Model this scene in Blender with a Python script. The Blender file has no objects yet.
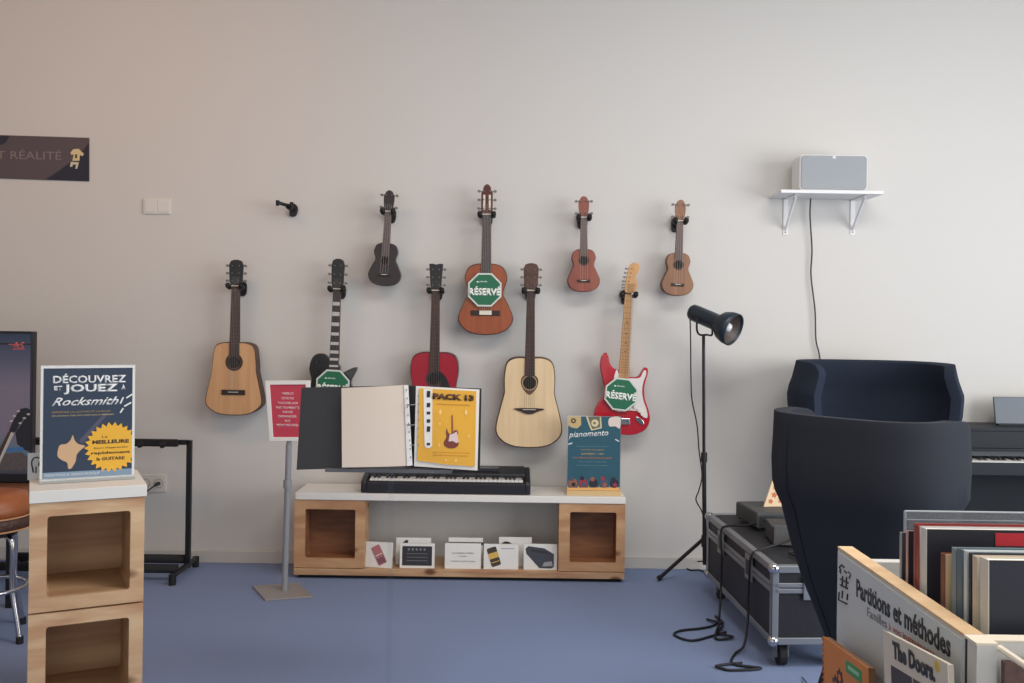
import bpy, bmesh, math, random
from mathutils import Vector, Matrix
random.seed(7)
PI = math.pi
S = bpy.context.scene
C = S.collection
R = math.radians

# ---------------------------------------------------------------- camera
F, U0, V0, H = 950.0, 512.0, 320.0, 1.385      # focal (px), principal point, eye height
WALL = 5.34                                     # distance of the back wall
ROLL = R(0.8)
cr, sr = math.cos(ROLL), math.sin(ROLL)
cam = bpy.data.cameras.new('camera'); co = bpy.data.objects.new('camera', cam); C.objects.link(co)
cam.sensor_fit = 'HORIZONTAL'; cam.sensor_width = 36; cam.lens = F / 1024 * 36
cam.shift_x = 0; cam.shift_y = -(341.5 - V0) / 1024
co.matrix_world = Matrix(((cr, -sr, 0, 0), (0, 0, -1, 0), (sr, cr, 0, H), (0, 0, 0, 1)))
cam.clip_start = 0.05
S.camera = co

# ---------------------------------------------------------------- light and exposure
S.view_settings.view_transform = 'Standard'
S.view_settings.look = 'None'
S.view_settings.gamma = 1
S.view_settings.use_curve_mapping = False
S.view_settings.exposure = 0.44
w = bpy.data.worlds.new('daylight'); S.world = w; w.use_nodes = True
w.node_tree.nodes['Background'].inputs[0].default_value = (0.99, 0.985, 0.97, 1)
w.node_tree.nodes['Background'].inputs[1].default_value = 0.78

def area(name, loc, target, sx, sy, power, col):
    l = bpy.data.lights.new(name, 'AREA'); l.shape = 'RECTANGLE'; l.size = sx; l.size_y = sy
    l.energy = power; l.color = col
    o = bpy.data.objects.new(name, l); C.objects.link(o); o.location = loc
    o.rotation_euler = (Vector(target) - Vector(loc)).to_track_quat('-Z', 'Y').to_euler()
    return o
area('window_daylight', (4.60, 1.6, 1.75), (-1.0, 3.6, 1.3), 3.4, 2.2, 116, (0.97, 0.985, 1.0))
area('ceiling_glow', (-2.2, 3.3, 3.5), (-2.4, 4.3, 1.5), 1.6, 0.3, 13, (1.0, 0.50, 0.22))
area('floor_fill', (1.3, 2.4, 3.52), (1.3, 2.5, 0), 2.4, 1.2, 60, (1.0, 0.95, 0.9))  # unseen fill light, added overhead to brighten the floor

# ---------------------------------------------------------------- helpers
def P(u, v, d):                                  # photo point at distance d -> world
    du, dv = u - U0, v - V0
    X = du * cr + dv * sr; dn = -du * sr + dv * cr
    return Vector((X * d / F, d, H - dn * d / F))
def G(u, v, z=0.0):                              # photo point on the level z
    du, dv = u - U0, v - V0
    dn = -du * sr + dv * cr
    return P(u, v, (H - z) * F / dn)

def lin(c):
    c = c / 255.0
    return c / 12.92 if c <= 0.04045 else ((c + 0.055) / 1.055) ** 2.4
def rgb(t): return (lin(t[0]), lin(t[1]), lin(t[2]), 1)
_m = {}
def M(name, col, rough=0.6, metal=0.0, bump=0.0, scale=60, var=0.0, coat=0.0, emit=0.0, alpha=None, spec=None):
    if name in _m: return _m[name]
    m = bpy.data.materials.new(name); m.use_nodes = True; _m[name] = m
    nt = m.node_tree; b = nt.nodes['Principled BSDF']
    b.inputs['Base Color'].default_value = rgb(col); b.inputs['Roughness'].default_value = rough
    b.inputs['Metallic'].default_value = metal; b.inputs['Coat Weight'].default_value = coat
    if spec is not None: b.inputs['Specular IOR Level'].default_value = spec
    if emit:
        b.inputs['Emission Color'].default_value = rgb(col); b.inputs['Emission Strength'].default_value = emit
    tc = nt.nodes.new('ShaderNodeTexCoord')
    nz = nt.nodes.new('ShaderNodeTexNoise'); nz.inputs['Scale'].default_value = scale; nz.inputs['Detail'].default_value = 4
    nt.links.new(tc.outputs['Object'], nz.inputs['Vector'])
    if var:
        mx = nt.nodes.new('ShaderNodeMix'); mx.data_type = 'RGBA'
        a = [min(1, x * (1 + var)) for x in rgb(col)[:3]] + [1]; c2 = [x * (1 - var) for x in rgb(col)[:3]] + [1]
        mx.inputs[6].default_value = a; mx.inputs[7].default_value = c2
        nt.links.new(nz.outputs['Fac'], mx.inputs[0]); nt.links.new(mx.outputs[2], b.inputs['Base Color'])
    if bump:
        bp = nt.nodes.new('ShaderNodeBump'); bp.inputs['Strength'].default_value = bump; bp.inputs['Distance'].default_value = 0.01
        nt.links.new(nz.outputs['Fac'], bp.inputs['Height']); nt.links.new(bp.outputs[0], b.inputs['Normal'])
    return m
def wood(name, c1, c2, knots=True, stretch=(1.2, 8, 8), rough=0.55, c3=None):
    if name in _m: return _m[name]
    m = bpy.data.materials.new(name); m.use_nodes = True; _m[name] = m
    nt = m.node_tree; b = nt.nodes['Principled BSDF']; b.inputs['Roughness'].default_value = rough
    tc = nt.nodes.new('ShaderNodeTexCoord'); mp = nt.nodes.new('ShaderNodeMapping')
    mp.inputs['Scale'].default_value = stretch
    nt.links.new(tc.outputs['Object'], mp.inputs['Vector'])
    nz = nt.nodes.new('ShaderNodeTexNoise'); nz.inputs['Scale'].default_value = 2.2; nz.inputs['Detail'].default_value = 6; nz.inputs['Distortion'].default_value = 0.8
    nt.links.new(mp.outputs[0], nz.inputs['Vector'])
    rp = nt.nodes.new('ShaderNodeValToRGB'); rp.color_ramp.elements[0].position = 0.32; rp.color_ramp.elements[1].position = 0.68
    rp.color_ramp.elements[0].color = rgb(c2); rp.color_ramp.elements[1].color = rgb(c1)
    nt.links.new(nz.outputs['Fac'], rp.inputs[0]); out = rp.outputs[0]
    if knots:
        mp2 = nt.nodes.new('ShaderNodeMapping'); mp2.inputs['Scale'].default_value = (3.2, 3.2, 6)
        nt.links.new(tc.outputs['Object'], mp2.inputs['Vector'])
        vo = nt.nodes.new('ShaderNodeTexVoronoi'); vo.inputs['Scale'].default_value = 1.5
        nt.links.new(mp2.outputs[0], vo.inputs['Vector'])
        r2 = nt.nodes.new('ShaderNodeValToRGB'); r2.color_ramp.elements[0].position = 0.09; r2.color_ramp.elements[1].position = 0.20
        r2.color_ramp.elements[0].color = (1, 1, 1, 1); r2.color_ramp.elements[1].color = (0, 0, 0, 1)
        nt.links.new(vo.outputs['Distance'], r2.inputs[0])
        mx = nt.nodes.new('ShaderNodeMix'); mx.data_type = 'RGBA'; mx.inputs[7].default_value = rgb(c3 or (110, 66, 38))
        nt.links.new(r2.outputs[0], mx.inputs[0]); nt.links.new(out, mx.inputs[6]); out = mx.outputs[2]
    nt.links.new(out, b.inputs['Base Color'])
    return m
def clear(name, amount=0.93, tint=(235, 240, 242)):
    if name in _m: return _m[name]
    m = bpy.data.materials.new(name); m.use_nodes = True; _m[name] = m
    nt = m.node_tree; nt.nodes.clear()
    o = nt.nodes.new('ShaderNodeOutputMaterial'); t = nt.nodes.new('ShaderNodeBsdfTransparent'); g = nt.nodes.new('ShaderNodeBsdfGlossy')
    g.inputs['Roughness'].default_value = 0.12; g.inputs['Color'].default_value = (.9, .9, .9, 1)
    t.inputs['Color'].default_value = rgb(tint)
    x = nt.nodes.new('ShaderNodeMixShader'); x.inputs[0].default_value = 1 - amount
    nt.links.new(t.outputs[0], x.inputs[1]); nt.links.new(g.outputs[0], x.inputs[2]); nt.links.new(x.outputs[0], o.inputs[0])
    return m

def film(name, amount, tint):
    if name in _m: return _m[name]
    m = bpy.data.materials.new(name); m.use_nodes = True; _m[name] = m
    nt = m.node_tree; nt.nodes.clear()
    o = nt.nodes.new('ShaderNodeOutputMaterial'); t = nt.nodes.new('ShaderNodeBsdfTransparent'); g = nt.nodes.new('ShaderNodeBsdfDiffuse')
    g.inputs['Color'].default_value = rgb(tint)
    x = nt.nodes.new('ShaderNodeMixShader'); x.inputs[0].default_value = 1 - amount
    nt.links.new(t.outputs[0], x.inputs[1]); nt.links.new(g.outputs[0], x.inputs[2]); nt.links.new(x.outputs[0], o.inputs[0])
    return m

def tag(o, label, cat, group=None):
    o['label'] = label; o['category'] = cat
    if group: o['group'] = group
    return o
def thing(name, label, cat, loc=(0, 0, 0), rz=0.0, group=None, rot=None):
    o = bpy.data.objects.new(name, None); C.objects.link(o); o.location = loc
    o.rotation_euler = rot if rot else (0, 0, rz); o.empty_display_size = 0.1
    return tag(o, label, cat, group)
def obj(name, bm, m, parent=None, bevel=0.0, smooth=False, seg=2, label=None):
    me = bpy.data.meshes.new(name)
    bmesh.ops.recalc_face_normals(bm, faces=bm.faces)
    bm.to_mesh(me); bm.free()
    if smooth:
        for p in me.polygons: p.use_smooth = True
    for mm in (m if isinstance(m, (list, tuple)) else [m]): me.materials.append(mm)
    o = bpy.data.objects.new(name, me); C.objects.link(o)
    if parent: o.parent = parent
    if bevel:
        b = o.modifiers.new('bevel', 'BEVEL'); b.width = bevel; b.segments = seg; b.limit_method = 'ANGLE'; b.angle_limit = R(40)
    if label: o['label'] = label
    return o
def struct(name, bm, m, **k):
    o = obj(name, bm, m, **k); o['kind'] = 'structure'; return o
def add_box(bm, x0, x1, y0, y1, z0, z1, mat=None, mi=0):
    vs = [bm.verts.new((x, y, z)) for x in (x0, x1) for y in (y0, y1) for z in (z0, z1)]
    for q in ((0, 1, 3, 2), (4, 6, 7, 5), (0, 4, 5, 1), (2, 3, 7, 6), (0, 2, 6, 4), (1, 5, 7, 3)):
        f = bm.faces.new([vs[i] for i in q]); f.material_index = mi
    if mat is not None:
        for v in vs: v.co = mat @ v.co
    return bm
def BX(*a, **k):
    return add_box(bmesh.new(), *a, **k)
def add_prism(bm, pts, y0, y1, hole=None):
    """polygon in x,z, pushed from y0 to y1; with hole (same point count) a ring"""
    a = [bm.verts.new((x, y0, z)) for x, z in pts]; b = [bm.verts.new((x, y1, z)) for x, z in pts]
    n = len(pts)
    for i in range(n):
        j = (i + 1) % n; bm.faces.new((a[i], a[j], b[j], b[i]))
    if hole is None:
        bm.faces.new(a[::-1]); bm.faces.new(b)
    else:
        c = [bm.verts.new((x, y0, z)) for x, z in hole]; d = [bm.verts.new((x, y1, z)) for x, z in hole]
        for i in range(n):
            j = (i + 1) % n
            bm.faces.new((c[i], d[i], d[j], c[j])); bm.faces.new((a[i], c[i], c[j], a[j])); bm.faces.new((b[i], b[j], d[j], d[i]))
    return bm
def PR(*a, **k): return add_prism(bmesh.new(), *a, **k)
def circ(x, z, r, n=24, rz=None, a0=0.0):
    return [(x + r * math.cos(a0 + 2 * PI * i / n), z + (rz or r) * math.sin(a0 + 2 * PI * i / n)) for i in range(n)]
def add_tube(bm, pts, r, n=8, caps=True):
    pts = [Vector(p) for p in pts]; rings = []
    up = Vector((0, 0, 1))
    t0 = (pts[1] - pts[0]).normalized()
    if abs(t0.dot(up)) > 0.9: up = Vector((1, 0, 0))
    nrm = (up - t0 * up.dot(t0)).normalized()
    for i, p in enumerate(pts):
        if i == 0: t = t0
        elif i == len(pts) - 1: t = (pts[i] - pts[i - 1]).normalized()
        else: t = ((pts[i + 1] - p).normalized() + (p - pts[i - 1]).normalized()).normalized()
        nrm = (nrm - t * nrm.dot(t)).normalized(); bn = t.cross(nrm)
        rr = r[i] if isinstance(r, (list, tuple)) else r
        rings.append([bm.verts.new(p + (nrm * math.cos(2 * PI * k / n) + bn * math.sin(2 * PI * k / n)) * rr) for k in range(n)])
    for a, b in zip(rings, rings[1:]):
        for k in range(n): bm.faces.new((a[k], a[(k + 1) % n], b[(k + 1) % n], b[k]))
    if caps: bm.faces.new(rings[0][::-1]); bm.faces.new(rings[-1])
    return bm
def TB(*a, **k): return add_tube(bmesh.new(), *a, **k)
def spline(pts, k=8, closed=False):
    pts = [Vector(p) for p in pts]; n = len(pts); out = []
    rng = range(n if closed else n - 1)
    for i in rng:
        if closed: p0, p1, p2, p3 = pts[(i - 1) % n], pts[i], pts[(i + 1) % n], pts[(i + 2) % n]
        else: p0, p1, p2, p3 = pts[max(i - 1, 0)], pts[i], pts[i + 1], pts[min(i + 2, n - 1)]
        for s in range(k):
            t = s / k
            out.append(0.5 * ((2 * p1) + (p2 - p0) * t + (2 * p0 - 5 * p1 + 4 * p2 - p3) * t * t + (3 * p1 - p0 - 3 * p2 + p3) * t ** 3))
    if not closed: out.append(pts[-1])
    return out
def spl2(pts, k=6):
    return [(v.x, v.y) for v in spline([(x, z, 0) for x, z in pts], k, True)]
def copy_tree(o, parent=None):
    c = o.copy(); C.objects.link(c)
    if parent: c.parent = parent
    for ch in [x for x in bpy.data.objects if x.parent == o and x != c]: copy_tree(ch, c)
    return c
def text(s, x, z, y, size, m, parent, width=None, height=None, shear=0.0, bold=0.0, align='CENTER', name='lettering', mat=None, th=0.0006):
    """raised lettering in the x,z plane facing -y; width/height fit it"""
    cu = bpy.data.curves.new('t', 'FONT'); cu.body = s; cu.size = size; cu.extrude = 0; cu.shear = shear; cu.offset = bold
    cu.resolution_u = 2
    t = bpy.data.objects.new('t', cu); C.objects.link(t)
    dg = bpy.context.evaluated_depsgraph_get(); dg.update()
    me = bpy.data.meshes.new_from_object(t.evaluated_get(dg)); me.name = name
    bpy.data.objects.remove(t); bpy.data.curves.remove(cu)
    if not me.vertices:
        return None
    xs = [v.co.x for v in me.vertices]; ys = [v.co.y for v in me.vertices]
    x0, x1, y0, y1 = min(xs), max(xs), min(ys), max(ys)
    sx = width / (x1 - x0) if width else 1.0
    sz = height / (y1 - y0) if height else (sx if width else 1.0)
    cx = {'CENTER': (x0 + x1) / 2, 'LEFT': x0, 'RIGHT': x1}[align]
    for v in me.vertices:
        v.co = Vector((x + (v.co.x - cx) * sx, y, z + (v.co.y - (y0 + y1) / 2) * sz))
    me.materials.clear(); me.materials.append(m)
    if mat is not None: me.transform(mat)
    o = bpy.data.objects.new(name, me); C.objects.link(o); o.parent = parent
    so = o.modifiers.new('solid', 'SOLIDIFY'); so.thickness = th; so.offset = 0
    return o

# ---------------------------------------------------------------- materials
WHITE = M('white_paint', (232, 230, 226), 0.5)
BLACK = M('black_plastic', (26, 26, 29), 0.45)
BLACKM = M('black_metal', (30, 30, 34), 0.4, 0.3)
RUB = M('black_rubber', (18, 18, 20), 0.7)
CHROME = M('chrome', (200, 200, 204), 0.18, 1.0)
ALU = M('aluminium', (150, 153, 157), 0.42, 0.7, bump=0.05)
PINE = wood('pine', (212, 176, 132), (188, 144, 98), True)
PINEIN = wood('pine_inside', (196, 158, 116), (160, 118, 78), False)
PAPER = M('white_paper', (226, 226, 222), 0.6)
ACRY = clear('clear_acrylic', 0.93)
ACRYE = clear('acrylic_edge', 0.45, (225, 232, 232))

# ---------------------------------------------------------------- the room
RX0, RX1, RY0, RZ1 = -4.6, 4.7, -2.6, 3.6
wallm = M('wall_paint', (206, 204, 200), 0.85, bump=0.06, scale=180, var=0.012)
struct('wall_back', BX(RX0, RX1, WALL, WALL + 0.15, 0, RZ1), wallm)
struct('wall_left', BX(RX0 - 0.15, RX0, RY0, WALL + 0.15, 0, RZ1), wallm)
b = BX(RX1, RX1 + 0.15, RY0, WALL + 0.15, 0, 0.6); add_box(b, RX1, RX1 + 0.15, RY0, WALL + 0.15, 2.9, RZ1)
add_box(b, RX1, RX1 + 0.15, RY0, 0.2, 0.6, 2.9); add_box(b, RX1, RX1 + 0.15, 3.8, WALL + 0.15, 0.6, 2.9)
struct('wall_right', b, wallm)
b = bmesh.new()
for yy in (0.2, 1.98, 3.74): add_box(b, RX1 + 0.02, RX1 + 0.1, yy, yy + 0.06, 0.6, 2.9)
for zz in (0.6, 2.84): add_box(b, RX1 + 0.02, RX1 + 0.1, 0.2, 3.8, zz, zz + 0.06)
struct('window_1', b, WHITE)
struct('ceiling', BX(RX0 - 0.15, RX1 + 0.15, RY0, WALL + 0.15, RZ1, RZ1 + 0.12), M('ceiling_paint', (190, 186, 180), 0.9))
carpet = M('blue_carpet', (129, 145, 180), 0.95, bump=0.5, scale=420, var=0.10, spec=0.1)
struct('floor', BX(RX0 - 0.15, RX1 + 0.15, RY0, WALL + 0.15, -0.1, 0), carpet)
struct('baseboard_back', BX(RX0, RX1, WALL - 0.014, WALL, 0, 0.068), M('skirting', (196, 193, 188), 0.6), bevel=0.003)

# ---------------------------------------------------------------- wall instruments
DF = 5.215                       # distance of the instrument faces
q = DF / F                       # metres per photo pixel there
STEEL = M('steel_strings', (130, 126, 122), 0.4, 0.6)
FRETM = M('fret_metal', (92, 82, 76), 0.5, 0.4)
NYLON = M('nylon_strings', (176, 172, 165), 0.5)
ROSE = wood('rosewood', (74, 50, 42), (46, 30, 26), False, (8, 8, 1.2))
DKHOLE = M('hole_shade', (22, 17, 15), 0.8)
IVORY = M('ivory_plastic', (222, 216, 200), 0.45)
PEG = M('tuner_chrome', (120, 118, 118), 0.3, 0.8)

def body_outline(L, wu, ww, wl, top=0.0, tu=0.2, tw=0.42, tl=0.74, k=6, rnd=0.0):
    """closed outline, x half-widths, z down from `top` over length L"""
    c = [(wu * (.55 - .05 * rnd), .008 * rnd), (wu * (.90 - .06 * rnd), .055 + .01 * rnd), (wu, tu), (ww + (wu - ww) * .15, tw - .08), (ww, tw), (ww + (wl - ww) * .5, (tw + tl) / 2 - .02), (wl, tl), (wl * (.90 - .04 * rnd), .895 - .005 * rnd), (wl * (.55 - .04 * rnd), .978 - .004 * rnd)]
    right = [(x, top - t * L) for x, t in c]
    pts = [(0, top)] + right + [(0, top - L)] + [(-x, z) for x, z in right[::-1]]
    return spl2(pts, k)
def head_guitar(w, h):            # slightly flared with a soft crown
    return [(-w * .40, 0), (w * .40, 0), (w * .50, h * .22), (w * .55, h * .80), (w * .42, h * .95), (w * .15, h * 1.0), (-w * .15, h * 1.0), (-w * .42, h * .95), (-w * .55, h * .80), (-w * .50, h * .22)]
def head_square(w, h):
    return [(-w * .36, 0), (w * .36, 0), (w * .44, h * .2), (w * .56, h * .97), (w * .3, h * .985), (0, h * .95), (-w * .3, h * .985), (-w * .56, h * .97), (-w * .44, h * .2)]
def head_crown(w, h):             # classical / ukulele, pointed dome
    return [(-w * .42, 0), (w * .42, 0), (w * .5, h * .1), (w * .5, h * .72), (w * .36, h * .80), (w * .30, h * .92), (w * .1, h), (-w * .1, h), (-w * .30, h * .92), (-w * .36, h * .80), (-w * .5, h * .72), (-w * .5, h * .1)]

def head_uke(w, h):
    return [(-w * .36, 0), (w * .36, 0), (w * .42, h * .18), (w * .50, h * .50), (w * .50, h * .74), (w * .40, h * .82), (w * .30, h * .93), (w * .10, h), (-w * .10, h), (-w * .30, h * .93), (-w * .40, h * .82), (-w * .50, h * .74), (-w * .50, h * .50), (-w * .42, h * .18)]

def hanger(root_loc, yoke, label, lean=0.0, group='guitar hangers on the wall'):
    """black wall hanger: plate, arm, yoke with two padded prongs; origin under the nut"""
    gap = WALL - root_loc[1]
    t = thing('guitar_hanger', label, 'hanger', root_loc, group=group, rot=(0, lean, 0))
    obj('wall_plate', PR(spl2([(-.02, -.045), (.02, -.045), (.03, -.01), (.022, .03), (-.022, .03), (-.03, -.01)], 3), gap - .016, gap - .001), BLACK, t, .002)
    obj('arm', TB([(0, gap - .015, -.012), (0, gap - .05, -.012), (0, .046, -.004)], [.013, .011, .010], 10), BLACKM, t)
    y = [( -yoke, -.028, .006), (-yoke - .002, .0, 0), (-yoke, .025, -.003), (-yoke * .5, .046, -.006), (0, .050, -.006), (yoke * .5, .046, -.006), (yoke, .025, -.003), (yoke + .002, .0, 0), (yoke, -.028, .006)]
    b = TB(y, .0095, 10)
    obj('yoke', b, BLACK, t, smooth=True)
    for s in (-1, 1):
        obj('padded_prong', TB([(s * yoke, .012, -.004), (s * yoke, -.022, .004), (s * yoke, -.030, .014)], [.013, .014, .012], 10), RUB, t, smooth=True)
    return t

def neck_parts(t, L, w0, w1, m_neck, m_board, m_head, hd, hw, hh, npeg, fb_end, frets=True, pegm=PEG, slots=False, thick=.020):
    nm = obj('neck', PR([(-w0 / 2, 0), (w0 / 2, 0), (w1 / 2, -L), (-w1 / 2, -L)], 0.0, thick), m_neck, t, .004)
    e = L + fb_end; we = w0 + (w1 - w0) * e / L
    fb = obj('fretboard', PR([(-w0 / 2, 0), (w0 / 2, 0), (we / 2, -e), (-we / 2, -e)], -.007, -.0005), m_board, t, .001)
    if frets:
        b = bmesh.new(); nf = 17
        for i in range(1, nf):
            z = -e * (1 - 2 ** (-i / 12 * 1.35)) / (1 - 2 ** (-nf / 12 * 1.35)); ww = w0 + (w1 - w0) * (-z) / L
            add_box(b, -ww / 2, ww / 2, -.0085, -.0065, z - .0009, z + .0009)
        obj('frets', b, FRETM, fb)
    obj('nut', BX(-w0 / 2, w0 / 2, -.010, .0, -.002, .004), IVORY, t)
    pts = hd(hw, hh)
    h = obj('headstock', PR([(x, z + .002) for x, z in pts], .002, .018), m_head, t, .002)
    if slots:
        for s in (-1, 1):
            obj('slot', PR([(s * hw * .24 - hw * .09, hh * .16), (s * hw * .24 + hw * .09, hh * .16), (s * hw * .24 + hw * .09, hh * .66), (s * hw * .24 - hw * .09, hh * .66)], .0005, .006), IVORY, h, .001)
    per = npeg // 2
    for s in (-1, 1):
        for k in range(per):
            z = hh * (.20 + .58 * k / max(1, per - 1)) if per > 1 else hh * .5
            x = s * hw * .52
            b = TB([(x - s * .004, .010, z), (x + s * .008, .010, z)], .0034, 6)
            add_prism(b, circ(x + s * .012, z, .0085, 10, .0075), .004, .016)
            add_tube(b, [(x - s * hw * .26, .004, z), (x - s * hw * .26, -.008, z)], .0035, 8)
            obj('tuning_peg', b, pegm, t, smooth=False)
    return nm
def strings(t, w0, z_end, hh, n, m=STEEL, wend=None, rad=.0005, y=-.010, yend=-.012):
    b = bmesh.new(); wend = wend or w0 * 1.25
    for i in range(n):
        f = (i / (n - 1) - .5)
        add_tube(b, [(f * w0 * .9, -.004, hh * .35), (f * w0 * .82, y, .003), (f * wend, yend, z_end)], rad, 4, False)
    obj('strings', b, m, t)

def acoustic(name, label, cat, nut, bottom, jt, W, L_body, top_m, side_m, neck_m, board_m, head_m, hd, hw, hh, npeg, hole, holer, bridge_t, kind, depth=.095, w0=.043, w1=.054,
             fb_end=None, group=None, bridge_w=.15, nstr=6, tu=.2, tw=.42, tl=.74, strm=STEEL, rosette=None):
    n = P(nut[0], nut[1], DF); bt = P(bottom[0], bottom[1], DF)
    lean = math.atan2(n.x - bt.x, n.z - bt.z)
    t = thing(name, label, cat, n, group=group, rot=(0, lean, 0))
    J = jt * q; L = L_body * q; wu, ww, wl = [x * q for x in W]
    o = body_outline(L, wu, ww, wl, -J, tu, tw, tl, rnd=0.0 if kind in ('steel', 'teardrop') else 1.0)
    obj('body', PR(o, .002, depth), side_m, t, .004, seg=3)
    cx = 0.965
    zc = -J - L * .52
    o2 = [(x * cx, zc + (z - zc) * .975) for x, z in o]
    obj('soundboard', PR(o2, -.001, .004), top_m, t)
    hz = -J - L * hole
    if fb_end is None: fb_end = L * hole - holer * q - .004
    neck_parts(t, J, w0, w1, neck_m, board_m, head_m, hd, hw * q, hh * q, npeg, fb_end, slots=(kind == 'classical'))
    if kind != 'teardrop':
        obj('rosette', PR(circ(0, hz, holer * q * 1.42, 32), -.0016, 0, circ(0, hz, holer * q * 1.02, 32)), rosette or M('rosette_dark', (70, 48, 36), .5), t)
    else:
        pts = spl2([(0, hz + holer * q * 1.5), (holer * q * 1.2, hz + holer * q * 1.0), (holer * q * 1.45, hz), (holer * q * .95, hz - holer * q * 1.2), (0, hz - holer * q * 2.0), (-holer * q * .95, hz - holer * q * 1.2), (-holer * q * 1.45, hz), (-holer * q * 1.2, hz + holer * q * 1.0)], 5)
        obj('rosette', PR(pts, -.0016, 0), wood('rosette_wood', (112, 78, 54), (76, 50, 34), False), t)
        obj('rosette_ring', PR(circ(0, hz, holer * q * 1.25, 32), -.0022, -.0014, circ(0, hz, holer * q * 1.14, 32)), M('ring_pale', (190, 165, 130), .5), t)
    obj('sound_hole_disc', PR(circ(0, hz, holer * q, 32), -.0024, .0005), DKHOLE, t)  # flat disc, painted dark for the shade inside the hole
    bz = -J - L * bridge_t; bw = bridge_w / 2
    if kind == 'teardrop':
        pts = spl2([(-bw, bz + .004), (-bw * .5, bz + .008), (0, bz + .008), (bw * .5, bz + .008), (bw, bz + .004), (bw * .55, bz - .010), (bw * .25, bz - .022), (0, bz - .025), (-bw * .25, bz - .022), (-bw * .55, bz - .010)], 3)
        br = obj('bridge', PR(pts, -.009, 0), M('bridge_dark', (46, 32, 28), .5), t, .001)
    elif kind == 'uke':
        br = obj('bridge', BX(-bw, bw, -.008, 0, bz - .009, bz + .006), M('bridge_dark', (46, 32, 28), .5), t, .002)
    else:
        br = obj('bridge', BX(-bw, bw, -.009, 0, bz - .015, bz + .013), M('bridge_dark', (46, 32, 28), .5), t, .003)
    obj('saddle', BX(-bw * .42, bw * .42, -.012, -.008, bz - .001, bz + .002) if kind != 'classical' else BX(-bw * .42, bw * .42, -.012, -.004, bz - .011, bz + .012), IVORY, br)
    strings(t, w0, bz, hh * q, nstr, strm)
    return t, lean, n

WALNUT = wood('dark_walnut', (92, 62, 48), (64, 42, 34), False)
MAHOG = wood('mahogany', (120, 70, 48), (90, 50, 36), False)
HEADBLK = M('headstock_black', (28, 25, 26), .35)
SPR1 = wood('honey_spruce', (210, 164, 118), (196, 148, 102), False, (14, 14, 1.0), .4)
SPR2 = wood('pale_spruce', (226, 200, 160), (216, 188, 146), False, (14, 14, 1.0), .4)
items = []
# small honey-coloured travel acoustic
t, ln, n = acoustic('acoustic_guitar', 'small honey-coloured acoustic guitar with a plain spruce top, leftmost on the wall', 'guitar', (235.6, 286), (233.2, 415), 56.5, (21.5, 22.5, 28.5), 73,
    SPR1, WALNUT, WALNUT, ROSE, HEADBLK, head_guitar, 13, 26, 6, .27, 6.2, .68, 'steel', depth=.085, bridge_w=.13, tw=.40, tl=.80)
items.append((n, .036, 'hanger holding the small honey-coloured guitar at far left', ln))
# red acoustic
t, ln, n = acoustic('acoustic_guitar', 'red acoustic guitar half hidden behind the open yellow-paged binder', 'guitar', (435.7, 290.5), (433.0, 440), 62, (24, 22, 31), 88,
    M('red_stain', (158, 24, 44), .3, coat=.3), M('dark_red_side', (88, 16, 26), .35), WALNUT, ROSE, HEADBLK, head_square, 12.5, 27, 6, .30, 6.0, .70, 'steel', rosette=M('rosette_grey', (60, 50, 50), .5))
o = [(x * q, -z * q) for x, z in [(3, 80), (10, 84), (15, 93), (18, 106), (11, 110), (4, 104), (6, 96), (7, 90)]]
obj('pickguard', PR(spl2(o, 4), -.0028, -.0005), BLACK, t)
items.append((n, .036, 'hanger holding the red acoustic guitar by its square head', ln))
# large pale dreadnought
t, ln, n = acoustic('acoustic_guitar', 'large pale spruce dreadnought guitar with a teardrop rosette, above the turquoise sign', 'guitar', (530.9, 290.5), (528.6, 448), 67, (25.5, 25.5, 33.5), 90.5,
    SPR2, WALNUT, WALNUT, ROSE, wood('head_brown', (96, 66, 54), (70, 46, 38), False), head_guitar, 14, 27, 6, .28, 6.0, .575, 'teardrop', depth=.11, bridge_w=.17, tw=.40, tl=.78)
items.append((n, .038, 'hanger holding the large pale dreadnought guitar', ln))
# classical guitar
t, ln, n = acoustic('classical_guitar', 'orange-brown classical guitar with a slotted head, in the upper row', 'guitar', (486.8, 214.5), (485.3, 335), 49, (21.3, 17.6, 27.7), 71.5,
    wood('cedar', (156, 82, 46), (140, 70, 38), False, (14, 14, 1.0), .35), wood('cedar_side', (86, 46, 32), (66, 36, 26), False), WALNUT, M('board_grey', (72, 66, 66), .5), wood('head_red', (96, 48, 42), (74, 36, 32), False), head_crown, 11.5, 30, 6, .36, 5.5, .69, 'classical',
    depth=.09, w0=.048, w1=.056, strm=NYLON, bridge_w=.16, tw=.43, tl=.76)
items.append((n, .038, 'hanger holding the orange-brown classical guitar', ln))
# three ukuleles
def uke(label, nut, bottom, jt, L, W, top, side, neck, board, head, hole, bt):
    t, ln, n = acoustic('ukulele', label, 'ukulele', nut, bottom, jt, W, L, top, side, neck, board, head, head_uke, 10.6, 21, 4, hole, 3.8, bt, 'uke',
        depth=.062, w0=.034, w1=.041, bridge_w=.07, nstr=4, strm=NYLON, group='ukuleles in the upper row', tw=.40, tl=.73)
    return t, ln, n
BR1 = M('uke_black_brown', (46, 38, 40), .4, var=.15, scale=9)
t, ln, n = uke('dark brown-black ukulele hung at a slant, leftmost of the ukuleles', (388.2, 211.5), (383.4, 286), 31.5, 43, (11.8, 10.2, 16.2), BR1, BR1, M('uke_neck_grey', (92, 80, 78), .5), M('uke_board_grey', (98, 86, 84), .5), BR1, .42, .74)
items.append((n, .030, 'hanger holding the dark slanted ukulele', ln))
RD = wood('uke_red_wood', (148, 84, 68), (126, 66, 54), False, (12, 12, 1.2), .4)
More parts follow.
